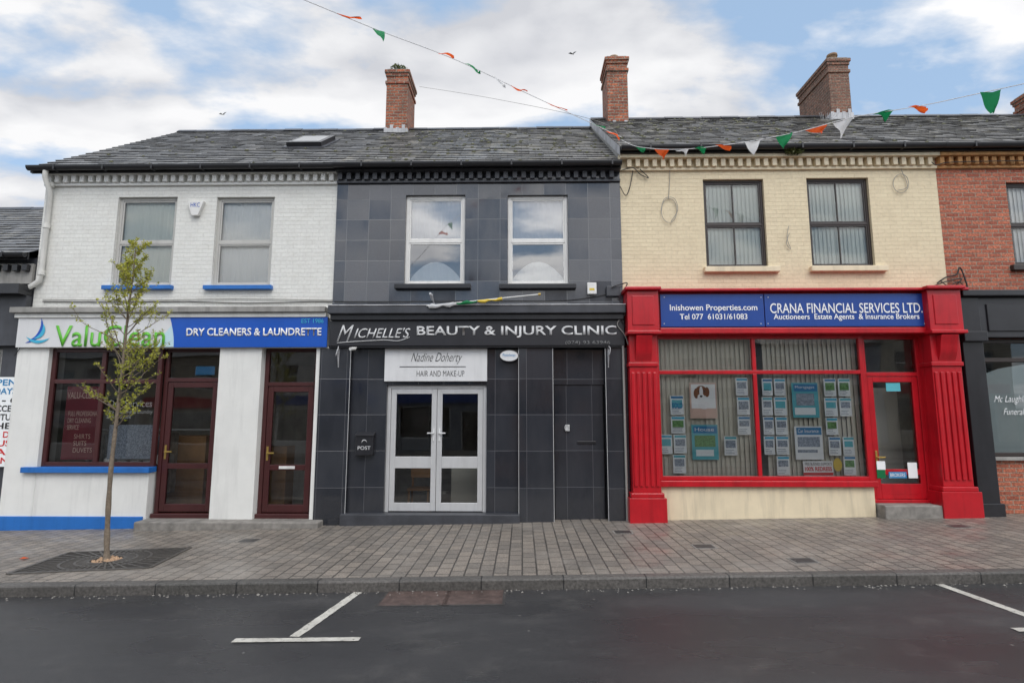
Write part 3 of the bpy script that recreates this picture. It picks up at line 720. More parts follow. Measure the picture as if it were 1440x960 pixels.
tube(C,'private_door_ring',[P(797+3*math.cos(a*.7),601+4*math.sin(a*.7),.055) for a in range(9)],.005,M['alu'],True)
zb=P(612,720,.05).z
y=.06; l=[]; t=.085
xm=(xd0+xd1)/2
bx(l,xd0,xd0+t*.75,y,y+.08,zb,ztd); bx(l,xd1-t*.75,xd1,y,y+.08,zb,ztd); bx(l,xd0+t*.75,xd1-t*.75,y,y+.08,ztd-t*.7,ztd)
boxes(C,'double_door_frame',l,M['alu'],.006)
l=[]; zr=P(612,650,.06).z
for (a,b) in ((xd0+t*.75+.005,xm-.004),(xm+.004,xd1-t*.75-.005)):
    s=.09; za=zb+.015; zt=ztd-t*.7-.006; yy=y+.012
    bx(l,a,a+s,yy,yy+.05,za,zt); bx(l,b-s,b,yy,yy+.05,za,zt); bx(l,a+s,b-s,yy,yy+.05,zt-s,zt); bx(l,a+s,b-s,yy,yy+.05,za,za+.14); bx(l,a+s,b-s,yy,yy+.05,zr-.1,zr+.1)
boxes(C,'double_door_leaves',l,M['alu'],.006)
mesh(C,'double_door_glass',[(xd0,y+.04,zb+.05),(xd1,y+.04,zb+.05),(xd1,y+.04,ztd),(xd0,y+.04,ztd)],[(0,1,2,3)],M['glasslow'])
for sgn in (-1,1):
    hx=xm+sgn*.05; zh=P(612,612,.06).z
    box(C,'door_handle_plate',hx-.016,hx+.016,y-.0,y+.011,zh-.1,zh+.12,M['silver'],.003)
    box(C,'door_handle_lever',min(hx,hx+sgn*.11),max(hx,hx+sgn*.11),y-.04,y-.02,zh+.03,zh+.052,M['silver'],.004)
    box(C,'door_handle_stem',hx-.009,hx+.009,y-.03,y+.002,zh+.033,zh+.05,M['silver'],.002)
room(C,'shop_interior',XL1+.1,xb0+.2,-.3,zg-.1,.31,3.5,M['room'])
def chair(sx,yy):
    l=[];bx(l,sx-.22,sx+.22,yy,yy+.4,.40,.44)
    for a in (-.2,.16):
        for b in (yy+.02,yy+.34): bx(l,sx+a,sx+a+.04,b,b+.04,-.1,.40)
    bx(l,sx-.22,sx+.22,yy+.4,yy+.43,.6,.85); bx(l,sx-.2,sx-.16,yy+.401,yy+.429,.44,.6); bx(l,sx+.16,sx+.2,yy+.401,yy+.429,.44,.6)
    boxes(C,'wooden_chair',l,M['wood'],.01)
chair(P(588,690,.8).x,.8)
box(C,'reception_desk',P(635,690,1.6).x,P(680,690,1.6).x,1.5,2.1,-.3,.95,M['blindb'],.01)
box(C,'wall_mirror',P(560,600,3).x,P(600,600,3).x,3.40,3.45,1.0,2.0,M['alu'],.01)
x0=P(478,728,-.16).x;x1=P(731,728,-.16).x
box(C,'threshold_step',x0,x1,-.18,.14,-.5,P(600,723,-.16).z,M['darktrim'],.01)
x0,x1,z0,z1=R((541,490,685,536),-.04)
S=grp('salon_sign',((x0+x1)/2,-.04,z0))
box(S,'sign_board',x0,x1,-.05,-.001,z0,z1,M['signwhite'],.004)
text(S,'sign_text_name','Nadine Doherty',(578,496,650,512),-.055,M['letblack'],-.010,.5,0)
text(S,'sign_text_trade','HAIR AND MAKE-UP',(586,521,653,529),-.055,M['letblack'],-.012,0,0)
BR(S,'sign_rule',(562,515,655,516),-.054,-.051,M['letblack'],0)
x0,x1,z0,z1=R((500,607,525,640),-.10)
S=grp('wall_post_box',((x0+x1)/2,-.05,z0))
box(S,'body',x0,x1,-.115,-.001,z0,z1-.04,M['blackp'],.012)
mesh(S,'lid',[(x0-.01,-.13,z1-.05),(x1+.01,-.13,z1-.05),(x1+.01,-.001,z1),(x0-.01,-.001,z1),(x0-.01,-.13,z1-.07),(x1+.01,-.13,z1-.07),(x1+.01,-.001,z1-.07),(x0-.01,-.001,z1-.07)],[(0,1,2,3),(0,4,5,1),(1,5,6,2),(3,7,4,0)],M['blackp'],.004)
text(S,'post_text','POST',(503,627,521,632),-.118,M['silver'],.0,0,0)
crescent(S,'post_horn',(x0+x1)/2,(z0+z1)/2+.02,.04,0,3.4,.010,-.117,M['silver'])
c=P(716,500,-.12); vs=[];K=28
S=grp('oval_sign',tuple(c))
for yy in (-.13,-.1):
    for k in range(K): vs.append((c.x+.165*math.cos(2*math.pi*k/K),yy,c.z+.10*math.sin(2*math.pi*k/K)))
mesh(S,'plate',vs,[tuple(range(K)),tuple(range(K,2*K))]+[(k,(k+1)%K,K+(k+1)%K,K+k) for k in range(K)],M['signwhite'])
tube(S,'rim',[(v[0],-.132,v[2]) for v in vs[:K]],.006,M['brownf'],True)
tube(S,'bracket',[(c.x,-.1,c.z+.05),(c.x,.0,c.z+.05)],.012,M['blackp'])
text(S,'oval_text','Physiotherapy',(707,497,725,502),-.136,M['pblue'],0,0,0)
for (qx,qy) in ((475,500),(856,500)):
    c=P(qx,qy,-.16); S=grp('hanging_basket_bracket',tuple(c))
    tube(S,'scroll',smoothpath([(c.x,-.10,c.z+.15),(c.x,-.14,c.z+.17),(c.x+.02,-.22,c.z+.12),(c.x,-.25,c.z+.02),(c.x-.02,-.2,c.z),(c.x,-.17,c.z+.06)]),.008,M['lead'])
    tube(S,'stay',[(c.x,-.105,c.z-.2),(c.x,-.105,c.z+.18)],.009,M['lead'])
    tube(S,'brace',[(c.x,-.105,c.z-.18),(c.x,-.22,c.z+.1)],.008,M['lead'])
c=P(500,489,-.2); S=grp('cctv_camera',tuple(c))
tube(S,'arm',[(c.x,-.1,c.z+.02),(c.x,-.2,c.z+.0)],.012,M['upvc']); tube(S,'body',[(c.x-.02,-.18,c.z-.01),(c.x-.06,-.3,c.z-.03)],.03,M['upvc'])
S=grp('flagpole',tuple(P(755,414,-.45)))
a=P(600,430,-.32); b=P(757,414,-.42)
tube(S,'pole',[a,b],.011,M['upvc']); tube(S,'finial',[b,b+(b-a).normalized()*.04],.022,M['brass'])
pts=[];rad=[]
for k in range(22):
    t=k/21; p_=a.lerp(b,.02+.66*t); pts.append(p_+Vector((0,-.015,-.02+.01*math.sin(k*1.9)))); rad.append(.018+.012*math.sin(k*1.3)+.012*(1-t))
tube(S,'rolled_flag_white',pts[:9],rad[:9],M['fw']); tube(S,'rolled_flag_green',pts[8:15],rad[8:15],M['fg']); tube(S,'rolled_flag_gold',pts[14:],rad[14:],M['yellow'])
c=P(605,414,-.3); tube(S,'pole_socket',[(c.x,-.02,c.z-.05),(c.x,-.3,c.z+.02)],.02,M['lead'])
tube(S,'pole_socket_strut',[(c.x+.03,-.02,c.z-.12),(c.x+.03,-.3,c.z+.0)],.012,M['lead'])
BR(C,'junction_box',(826,397,839,413),-.12,-.031,M['upvc'],.01)
BR(C,'junction_box_label',(829,405,836,408),-.124,-.121,M['yellow'],.0)
BR(C,'meter_box',(853,402,872,416),-.12,-.031,M['darktrim'],.01)

# ============================================================ RIGHT CREAM BUILDING
D=grp('cream_brick_shop_building',((XM1+XR1)/2,0,0))
wins=[R((991,252,1077,376)),R((1138,250,1226,375))]
zr_=P(1100,467,-.2).z
wall(D,'upper_wall',XM1,XR1,zr_,ZE2-.02,0,.16,wins,M['cream_brick'])
roof(D,'slate_roof',XM1,XR1,-.22,ZE2,YR,ZR2,NC,M['slate2'])
shell(D,XM1,XR1,ZE2,-.2,YR,ZR2,M['plaster'])
gutter(D,XM1,XR1-.003,ZE2,M['black'])
mesh(D,'party_verge',[(XM1-.02,-.22,ZE2-.16),(XM1-.02,YR,ZR2-.16),(XM1-.02,YR,ZR2+.02),(XM1-.02,-.22,ZE2+.02)],[(0,1,2,3)],M['lead'])
dz1=P(1100,221,-.12).z; dz0=P(1100,232,-.12).z
dentils(D,XM1+.1,XR1,dz0,dz1,M['creamp'],.155,-.10)
box(D,'dentil_ledge',XM1,XR1-.002,-.15,.01,dz1+.001,dz1+.06,M['creamp'])
box(D,'dentil_band',XM1,XR1-.002,-.05,.012,dz0-.05,dz0-.002,M['creamp'])
for i,w in enumerate(wins):
    sashwin(D,'upper_window_%d'%i,w,.06,M['brownf'],M['blindg'],M['glass'],split=.49,vlight=True,bt=.3,t=.045)
    x0,x1,z0,z1=w
    box(D,'sill_%d'%i,x0-.06,x1+.17,-.10,.10,z0-.10,z0-.001,M['creamp'],.01)
xl=P(883,440,-.25).x; xr=P(1361,440,-.25).x
zft=P(1100,411,-.2).z
box(D,'fascia_board',xl+.1,xr-.1,-.2,-.001,zr_+.02,zft,M['red'],.006)
box(D,'fascia_top_moulding',xl,xr,-.34,-.001,zft+.001,zft+.05,M['red'],.012)
box(D,'fascia_lower_moulding',xl+.54,xr-.6,-.28,-.001,zr_-.03,zr_+.07,M['red'],.012)
x0,x1,z0,z1=R((929,413,1306,459),-.25)
S=grp('shop_fascia_sign',((x0+x1)/2,-.25,z0))
xdv=P(1075,435,-.25).x
box(S,'sign_board_a',x0,xdv-.008,-.25,-.201,z0,z1,M['bluesign2'],.004); box(S,'sign_board_b',xdv+.008,x1,-.25,-.201,z0,z1,M['bluesign2'],.004)
text(S,'sign_text_a','Inishowen Properties.com',(942,428,1065,439),-.256,M['lettwhite'],.012,0,0)
text(S,'sign_text_b','Tel 077  61031/61083',(956,441,1051,449),-.256,M['lettwhite'],.01,0,0)
text(S,'sign_text_c','CRANA FINANCIAL SERVICES LTD.',(1083,426,1297,440),-.256,M['lettwhite'],.006,0,0)
text(S,'sign_text_d','Auctioneers  Estate Agents  & Insurance Brokers',(1088,441,1293,451),-.256,M['lettwhite'],.012,0,0)
for q in (934,1300,1070,1080):
    for r_ in (418,455):
        c=P(q,r_,-.25); tube(S,'screw',[(c.x,-.249,c.z),(c.x,-.256,c.z)],.009,M['signwhite'])
def pilaster(par,name,cx,w,gz,ztop,mat):
    yf=-.28
    box(par,name+'_base',cx-w*.60,cx+w*.60,yf-.06,.2,-.9,gz+.42,mat,.008)
    box(par,name+'_base_moulding',cx-w*.54,cx+w*.54,yf-.04,.2,gz+.42,gz+.50,mat,.015)
    zc=P(905,515,-.3).z; zct=P(905,466,-.3).z
    box(par,name+'_shaft',cx-w*.46,cx+w*.46,yf,.2,gz+.50,zc,mat,.006)
    l=[]
    for k in range(5):
        xx=cx-w*.36+k*w*.18; bx(l,xx-w*.055,xx+w*.055,yf-.022,yf-.001,gz+.6,zc-.1)
    boxes(par,name+'_reeds',l,mat,.012)
    box(par,name+'_neck',cx-w*.50,cx+w*.50,yf-.03,.2,zc,zc+.07,mat,.01)
    box(par,name+'_capital',cx-w*.46,cx+w*.46,yf-.02,.2,zc+.07,zct-.06,mat,.008)
    vs=[];K=10
    for sx_ in (-1,1):
        for k in range(K+1):
            t=k/K; vs.append((cx+sx_*w*.26,yf-.02-.13*math.sin(t*math.pi*.5)**1.5-.02*math.sin(t*6.28),zc+.09+(zct-.08-zc-.09)*t))
        vs.append((cx+sx_*w*.26,yf,zct-.08)); 
    n_=K+2; fs=[(k,k+1,n_+k+1,n_+k) for k in range(K)]+[tuple(range(n_)),tuple(range(n_,2*n_))]
    mesh(par,name+'_scroll',vs,fs,mat)
    box(par,name+'_abacus',cx-w*.56,cx+w*.56,yf-.16,.2,zct-.06,zct+.0,mat,.012)
    box(par,name+'_block',cx-w*.52,cx+w*.52,yf-.10,.2,zct+.001,zft-.002,mat,.008)
    box(par,name+'_block_panel',cx-w*.36,cx+w*.36,yf-.115,yf-.09,zct+.10,zft-.09,mat,.008)
    box(par,name+'_top',cx-w*.60,cx+w*.60,yf-.18,.0,zft+.0005,zft+.06,mat,.015)
pl0=P(886,600,-.28).x; pl1=P(929,600,-.28).x
pilaster(D,'pilaster_left',(pl0+pl1)/2,pl1-pl0,SL*pl0-.02,0,M['red'])
pr0=P(1317,600,-.28).x; pr1=P(1363,600,-.28).x
pilaster(D,'pilaster_right',(pr0+pr1)/2,pr1-pr0,SL*pr0+.0,0,M['red'])
y=-.06
wx0=pl1; wx1=P(1222,600,y).x; zw0=P(1080,675,y).z; zw1=zr_-.03; ztn=P(1080,523,y).z
frame(D,'shop_window',wx0,wx1,zw0,zw1,y,M['red'],vs=[P(1066,600,y).x],hs=[ztn],t=.065,gl=M['glasslow'])
box(D,'window_sill',wx0,wx1+.02,-.17,.05,zw0-.10,zw0-.001,M['red'],.01)
box(D,'stall_riser',wx0,wx1-.02,-.10,.2,-.9,zw0-.101,M['creamp'],.006)
dx0=wx1+.002; dx1=P(1300,600,.05).x
box(D,'door_side_post',dx1,pr0+.02,-.10,.2,-.9,zw1,M['red'],.006)
shopdoor(D,'shop_door',dx0,dx1,P(1262,703,0).z,zw1,.0,M['red'],P(1255,526,0).z,P(1255,640,0).z-.28,M['glasslow'],False)
zb=P(1262,703,0).z
box(D,'door_kick_panel',dx0+.17,dx1-.17,.01,.05,zb+.1,zb+.27,M['red'],.004)
zst=P(1270,709,-.2).z
box(D,'door_step',dx0,pr0-.05,-.32,.3,-.9,zst,M['concrete'],.02)
box(D,'door_threshold',dx0,dx1,-.05,.3,zst+.001,zb+.015,M['red'],.005)
room(D,'shop_interior',XM1+.2,pr0+.1,-.3,zw1-.02,.08,3.4,M['room'])
blinds(D,wx0+.05,P(1060,600,.25).x,zw0+.02,zw1-.03,.11,M['blindb'],.10,.42)
blinds(D,P(1072,600,.25).x,wx1-.05,zw0+.02,zw1-.03,.11,M['blindb'],.10,.42)
box(D,'desk',dx0-.3,dx1+.1,1.4,2.0,-.2,.9,M['wood'],.01)
box(D,'cream_partition',dx0+.5,dx1+.1,.8,.9,-.2,2.3,M['blindb'],.01)
W=grp('window_posters',tuple(P(1080,640,.02)))
small=[(942,556,962,583),(943,585,964,609),(928,611,946,638),(947,611,966,637),(946,639,965,665),(1034,531,1052,556),(1036,558,1055,583),(1037,585,1056,611),(1018,613,1037,640),
(1071,532,1087,556),(1088,532,1105,556),(1071,558,1087,584),(1088,558,1107,584),(1073,586,1089,611),(1090,586,1108,611),(1074,613,1090,639),(1091,613,1110,639),(1092,641,1111,668),
(1158,532,1176,557),(1178,532,1196,557),(1159,559,1178,585),(1180,559,1198,585),(1161,587,1179,611),(1165,614,1183,640),(1185,614,1202,640),(1186,641,1204,668)]
rnd=random.Random(11)
for i,(a,b,c_,d) in enumerate(small):
    yy=.015; a+=.6; c_-=.6
    BR(W,'listing_%d'%i,(a,b,c_,d),yy,yy+.002,M['paper'],0)
    BR(W,'listing_head_%d'%i,(a+1,b+1,c_-1,b+4),yy-.003,yy-.001,M[rnd.choice(['pteal','pblue','ltblue'])],0)
    BR(W,'listing_photo_%d'%i,(a+2,b+6,c_-2,b+15+rnd.uniform(-1,2)),yy-.003,yy-.001,M[rnd.choice(['pgrey','pgreen','pgrey','pteal'])],0)
    for k in range(3): BR(W,'listing_line_%d_%d'%(i,k),(a+2,d-8+k*2.4,c_-3-rnd.uniform(0,4),d-7.3+k*2.4),yy-.003,yy-.001,M['pgrey'],0)
def big(nm,a,head,body,txt):
    BR(W,nm,a,.03,.032,M[body],0); BR(W,nm+'_head',(a[0]+2,a[1]+2,a[2]-2,a[1]+12),.027,.029,M[head],0)
    text(W,nm+'_text',txt,(a[0]+4,a[1]+4,a[2]-6,a[1]+9),.024,M['lettwhite'],.0,0,0)
big('house_poster',(973,597,1010,646),'pblue','pteal','House')
BR(W,'house_poster_photo',(977,612,1006,628),.026,.028,M['pgreen'],0);BR(W,'house_poster_foot',(979,632,1004,641),.026,.028,M['paper'],0)
big('services_poster',(1114,538,1151,587),'pblue','pteal','Mortgages')
BR(W,'services_people',(1120,553,1145,570),.026,.028,M['pgrey'],0);BR(W,'services_foot',(1118,573,1147,583),.026,.028,M['paper'],0)
big('insurance_poster',(1118,599,1157,646),'pblue','paper','Car Insurance')
BR(W,'insurance_photo',(1122,614,1153,628),.026,.028,M['pgrey'],0);BR(W,'insurance_line',(1122,632,1150,636),.026,.028,M['pgrey'],0)
BR(W,'redress_poster',(1130,648,1172,673),.03,.032,M['paper'],0)
text(W,'redress_text_a','FREE BUSINESS SUPPORTS',(1132,650,1170,654),.026,M['letblack'],.0,0,0)
text(W,'redress_text_b','100% REDRESS',(1132,656,1170,662),.026,M['letred'],.03,0,0)
BR(W,'redress_band',(1130,664,1172,668),.026,.028,M['letred'],0)
BR(W,'dog_poster',(970,538,1008,588),.03,.032,M['skin'],0)
BR(W,'dog_poster_sky',(972,540,1006,574),.027,.029,M['paper'],0)
def disc(par,name,cx,cy,rx,ry,y,mat):
    c=P(cx,cy,y); K=20; s=10/F
    mesh(par,name,[(c.x+rx*s*math.cos(2*math.pi*k/K),y,c.z+ry*s*math.sin(2*math.pi*k/K)) for k in range(K)],[tuple(range(K))],mat)
disc(W,'dog_head',986,550,8,8,.025,M['dogbrown']); disc(W,'dog_ear',979,553,3.5,7,.0235,M['dogbrown']); disc(W,'dog_ear_b',994,551,3.5,7,.0235,M['dogbrown'])
disc(W,'dog_blaze',986,551,2.5,8,.022,M['lettwhite']); disc(W,'dog_muzzle',986,558,5,4.5,.0215,M['lettwhite']); disc(W,'dog_nose',986,557,2,1.5,.020,M['letblack'])
disc(W,'dog_eye',982,550,1.1,1.1,.020,M['letblack']); disc(W,'dog_eye_b',990.5,550,1.1,1.1,.020,M['letblack']); disc(W,'dog_chest',990,569,8,6,.024,M['lettwhite'])
disc(W,'yellow_badge',1178,653,6,9,.03,M['yellow'])
text(W,'sold_text','SOLD',(945,566,960,574),.008,M['pblue'],.03,0,0)
BR(W,'door_notice',(1246,538,1266,550),.03,.032,M['pteal'],0)
BR(W,'door_sticker_a',(1233,652,1245,672),.0,.004,M['fg'],0);BR(W,'door_sticker_a2',(1233,648,1245,660),-.003,.0,M['paper'],0)
BR(W,'door_sticker_b',(1250,663,1275,672),.0,.004,M['pblue'],0);BR(W,'door_sticker_c',(1277,650,1290,672),.0,.004,M['paper'],0)
text(W,'door_sticker_text','BROKERS',(1252,665,1273,670),-.006,M['lettwhite'],.0,0,0)
tube(D,'party_downpipe',[(P(879,600,-.14).x,-.14,P(879,480,-.14).z),(P(879,600,-.14).x,-.14,-.2)],.022,M['cableg'])

# ============================================================ FAR RIGHT BRICK BUILDING
E=grp('red_brick_shop_building',(XR1+3,0,0))
ex1=XR1+7.5
wins=[R((1421,256,1512,373))]
w2=wins[0]; wins.append((w2[0]+2.2,w2[1]+2.2,w2[2],w2[3]))
wall(E,'upper_brick_wall',XR1+.002,ex1,P(1400,480).z,ZE2-.02,0,.16,wins,M['red_brick'])
roof(E,'slate_roof',XR1+.002,ex1,-.22,ZE2,YR,ZR2,NC,M['slate2'])
shell(E,XR1+.002,ex1,ZE2,-.2,YR,ZR2,M['plaster'])
gutter(E,XR1+.003,ex1,ZE2,M['black'])
M['ochre']=plain('ochre_brick',(.50,.26,.10),.8,.25,12,.5,.3)
dentils(E,XR1,ex1,dz0,dz1,M['ochre'],.155,-.10)
box(E,'dentil_ledge',XR1+.002,ex1,-.15,.01,dz1+.001,dz1+.06,M['ochre']); box(E,'dentil_band',XR1+.002,ex1,-.05,.012,dz0-.05,dz0-.002,M['ochre'])
for i,w in enumerate(wins):
    sashwin(E,'upper_window_%d'%i,w,.06,M['brownf'],M['blind'],M['glass'],split=.49,t=.05,bt=.3)
    box(E,'sill_%d'%i,w[0]-.1,w[1]+.1,-.08,.1,w[2]-.1,w[2]-.001,M['brownf'],.01)
bx1_=P(1390,560,-.2).x
zc=P(1400,408,-.3).z
box(E,'shop_pilaster',pr1+.085,bx1_,-.22,.2,-.9,zc-.1,M['blackp'],.01)
box(E,'shop_pilaster_base',pr1+.085,bx1_+.03,-.27,.2,-.9,.35,M['blackp'],.01)
box(E,'shop_pilaster_cap',pr1+.07,bx1_+.03,-.30,.2,P(1380,480,-.25).z,P(1380,466,-.25).z,M['blackp'],.01)
box(E,'shop_cornice',pr1+.10,ex1,-.32,-.001,zc-.10,zc+.01,M['blackp'],.015)
zfb=P(1410,474,-.2).z
box(E,'shop_fascia',bx1_+.002,ex1,-.2,-.001,zfb,zc-.102,M['signblack'],.006)
box(E,'shop_fascia_panel',bx1_+.12,ex1-.2,-.225,-.202,zfb+.1,zc-.22,M['blackp'],.02)
zsb=P(1410,642,-.02).z; zst_=zfb-.01
frame(E,'shop_window',bx1_,ex1-.4,zsb,zst_,-.02,M['brownf'],hs=[P(1410,506,-.02).z],vs=[bx1_+2.2],t=.07,gl=M['glass'])
M['frost']=plain('frosted_film',(.46,.53,.53),.35,.04,dirt=0,bmp=0)
zf=P(1410,512,.03).z
mesh(E,'frosted_panel',[(bx1_+.02,.03,zsb),(ex1-.5,.03,zsb),(ex1-.5,.03,zf+.1),(bx1_+1.2,.03,zf+.06),(bx1_+.4,.03,zf-.08),(bx1_+.02,.03,zf-.22)],[(0,1,2,3,4,5)],M['frost'])
text(E,'window_text_a','Mc Laughlin',(1398,556,1446,568),-.02,M['lettwhite'],-.008,.4,0)
text(E,'window_text_b','Funeral',(1411,574,1441,583),-.02,M['lettwhite'],-.008,.4,0)
box(E,'sill',bx1_,ex1,-.1,.1,zsb-.06,zsb-.001,M['greytrim'],.01)
box(E,'brick_stall_riser',bx1_+.002,ex1,-.03,.2,-.9,zsb-.061,M['red_brick'],.003)
room(E,'interior',bx1_,ex1-.3,-.2,zfb,.21,3,M['roomd'])

# ============================================================ CHIMNEYS
def chimney(par,px0,px1,top,yf,depth,mat,wpx_y,pots,base_px,cap=True):
    x0=P(px0,wpx_y,yf).x; x1=P(px1,wpx_y,yf).x; zt=P((px0+px1)/2,top,yf).z; zb=P((px0+px1)/2,base_px,yf).z-.5
    g=grp(par,((x0+x1)/2,yf,zb))
    box(g,'stack',x0,x1,yf,yf+depth,zb,zt-.40,mat,.008)
    box(g,'corbel_lower',x0-.03,x1+.03,yf-.03,yf+depth+.03,zt-.40,zt-.32,mat,.008)
    box(g,'corbel_neck',x0,x1,yf,yf+depth,zt-.319,zt-.19,mat,.008)
    box(g,'corbel_middle',x0-.025,x1+.025,yf-.025,yf+depth+.025,zt-.189,zt-.11,mat,.008)
    box(g,'corbel_upper',x0-.05,x1+.05,yf-.05,yf+depth+.05,zt-.109,zt-.02,mat,.01)
    box(g,'flaunching',x0,x1,yf,yf+depth,zt-.02,zt+.03,M['concrete'],.02)
    box(g,'lead_flashing',x0-.025,x1+.025,yf-.025,yf+depth+.025,zb,zb+.60,M['lead'],.01)
    l=[];nn=4
    for i in range(nn): bx(l,x0-.03+i*(x1-x0+.06)/nn,x0-.03+(i+.55)*(x1-x0+.06)/nn,yf-.032,yf-.02,zb+.4,zb+.62+.07*(i%2))
    boxes(g,'stepped_flashing',l,M['lead'],.003)
    for (cx,cy,r,h) in pots:
        X=x0+(x1-x0)*cx; Y=yf+depth*cy
        tube(g,'chimney_pot',[(X,Y,zt),(X,Y,zt+h*.75),(X,Y,zt+h*.76),(X,Y,zt+h)],[r*1.0,r*.85,r*1.1,r*1.05],M['clay'],res=6)
    return g,x0,x1,zt
g,x0,x1,zt=chimney('brick_chimney',543,573,98,3.6,.95,M['chim'],140,[(.3,.3,.1,.12)],186)
fringe(g,'chimney_weeds',((x0+x1)/2,3.75,zt+.08),.25,.2,.13,300,.04,M['weed'])
chimney('brick_chimney',854,883,80,3.5,.85,M['chim'],130,[(.45,.35,.12,.18)],180)
chimney('brick_chimney',1167,1196,82,3.6,1.55,M['chim2'],130,[(.5,.15,.12,.24),(.5,.4,.11,.1),(.5,.65,.11,.1),(.5,.88,.11,.1)],164)
chimney('brick_chimney',1466,1496,117,3.6,.8,M['chim'],140,[(.5,.3,.12,.16)],162)
c=P(1120,208,-.3); fringe(D,'gutter_weeds',(c.x,-.22,c.z),.17,.07,.07,160,.05,M['weed'])
fringe(C,'cornice_weeds',tuple(P(640,429,-.25)),.3,.05,.02,60,.03,M['weed'])
c=P(1163,166,3.4)
S=grp('bird_spikes',tuple(c))
for k in range(10): tube(S,'spike_%d'%k,[(c.x-.14+k*.03,3.4,c.z-.06),(c.x-.24+k*.055,3.3+.02*(k%3),c.z+.08+.03*math.sin(k*1.7))],.005,M['lead'],res=1)

rnd=random.Random(21)
for (par,xa_,xb_,ze_,zr2,nn) in ((C,XL1,XM1,ZE,ZR,170),(D,XM1,XR1,ZE2,ZR2,150),(A,XL0,XL1,ZE,ZR,40),(E,XR1,ex1,ZE2,ZR2,60)):
    vs=[];fs=[]
    for i in range(nn):
        x=rnd.uniform(xa_+.1,xb_-.1); t=(int(rnd.random()**.8*NC)+.02)/NC; yy=-.22+t*(YR+.22); z=ze_+t*(zr2-ze_)+.02; r=rnd.uniform(.012,.038); k=len(vs)
        for q in range(6): vs.append((x+r*1.6*math.cos(q*1.047)*rnd.uniform(.7,1.2),yy+r*math.sin(q*1.047),z+r*math.sin(q*1.047)*.6))
        vs.append((x,yy-.01,z+r*.6))
        for q in range(6): fs.append((k+q,k+(q+1)%6,k+6))
    mesh(par,'roof_moss',vs,fs,M['moss'],smooth=True)

# ============================================================ CABLES
K_=grp('wall_cables',(0,-.05,3))
def cable(pts,y=-.03,r=.007,m='cable',cyc=False): 
    tube(K_,'cable',smoothpath([P(a,b,y) for a,b in pts],6),r,M[m],cyc,res=2)
cable([(60,424),(150,425),(250,424),(350,426),(455,424),(470,426)],-.02,.008)
cable([(60,421),(200,422),(330,420),(468,422)],-.02,.006,'cableg')
cable([(470,424),(560,424),(700,423),(800,422),(872,410)],-.05,.008)
cable([(873,240),(890,236),(900,245),(912,250),(900,238)],-.05,.008)
cable([(872,262),(880,275),(886,262),(890,240)],-.05,.008,'cable')
cable([(941,225),(942,250),(940,280)],-.02,.005,'cableg')
cable([(941+11*math.cos(a*.63),296+17*math.sin(a*.63)) for a in range(11)],-.03,.005,'cableg')
cable([(930,300),(934,280),(948,279),(953,295),(944,311)],-.03,.005,'cableg')
cable([(1267+11*math.cos(a*.63),258+13*math.sin(a*.63)) for a in range(11)],-.03,.005,'cableg')
cable([(1262,222),(1268,240),(1276,262),(1262,268)],-.03,.005,'cableg')
cable([(1109,318),(1107,335),(1112,350),(1106,342),(1110,328)],-.03,.005,'cableg')
cable([(1310,228),(1318,232),(1340,228),(1440,226)],-.13,.008)
cable([(1318,398),(1330,390),(1345,386),(1350,376),(1358,395),(1362,410)],-.05,.012)
cable([(1308,404),(1330,396),(1352,392),(1345,402),(1362,412)],-.05,.010)
cable([(1322,394),(1334,402),(1348,396),(1356,404)],-.07,.008)
cable([(860,404),(872,400),(882,398),(878,408),(884,404)],-.15,.01)
cable([(872,430),(880,440),(868,455),(878,470),(884,486)],-.2,.008,'cableg')
cable([(868,420),(884,436),(874,448),(882,462)],-.2,.007,'cable')
cable([(886,404),(960,408),(1100,408),(1300,408)],-.03,.007,'cable')
cable([(18,440),(14,470),(28,486),(20,500)],-.1,.007,'cable')
cable([(0,430),(20,418),(50,405)],-.1,.01,'cable')

# ============================================================ BUNTING
def bunting(path,flags,ext,pre=()):
    pts=[P(a,b,y) for a,b,y in path]
    g=grp('bunting',tuple(pts[len(pts)//2]))
    sp=smoothpath(pts+ext,10)
    tube(g,'string',sp,.0055,M['fw'],res=1)
    for i,(fx,fy,cm,sz,dr,drop) in enumerate(flags):
        best=None
        for a,b in zip(sp[:-1],sp[1:]):
            for s in range(6):
                q=a.lerp(b,s/6); d=q-CAM
                r0=ray(fx,fy); k=d.cross(r0.normalized()).length/d.length
                if best is None or k<best[0]: best=(k,q,(b-a).normalized())
        _,q,t=best
        if t.x<0: t=-t
        L=sz; vs=[];fs=[];n_=6
        tip=q+t*L*.4+Vector((L*dr,random.uniform(-.15,.15)*L,-L*drop))
        e0=q; e1=q+t*L*1.0
        for r_ in range(n_+1):
            v=r_/n_
            a=e0.lerp(tip,v); b=e1.lerp(tip,v)
            for c_ in range(4):
                w=a.lerp(b,c_/3); w=w+Vector((math.sin(v*3+i)*.01,math.sin(v*4+c_*1.3+i)*.035,math.sin(v*5+i*2+c_)*.012)); vs.append(w)
        for r_ in range(n_):
            for c_ in range(3): k=r_*4+c_; fs.append((k,k+1,k+5,k+4))
        mesh(g,'flag_%d'%i,vs,fs,M[cm],smooth=True)
b1=[(420,-3,-4.4),(530,42,-3.5),(640,84,-2.6),(740,131,-1.7),(820,168,-.9),(874,193,-.35)]
q0=P(420,-3,-4.4); q1=P(530,42,-3.5)
bunting(list(reversed(b1)),[(474,20,'fo',.25,.85,.10),(522,38,'fg',.21,.45,.75),(612,75,'fo',.23,.8,.22),(651,91,'fg',.25,.65,.42),(692,110,'fw',.24,.5,.55),(718,124,'fo',.22,.8,.30),(768,146,'fo',.30,.8,.25),(826,174,'fg',.27,.8,.28),(850,184,'fo',.29,.6,.50)],
 [q0+(q0-q1)*6])
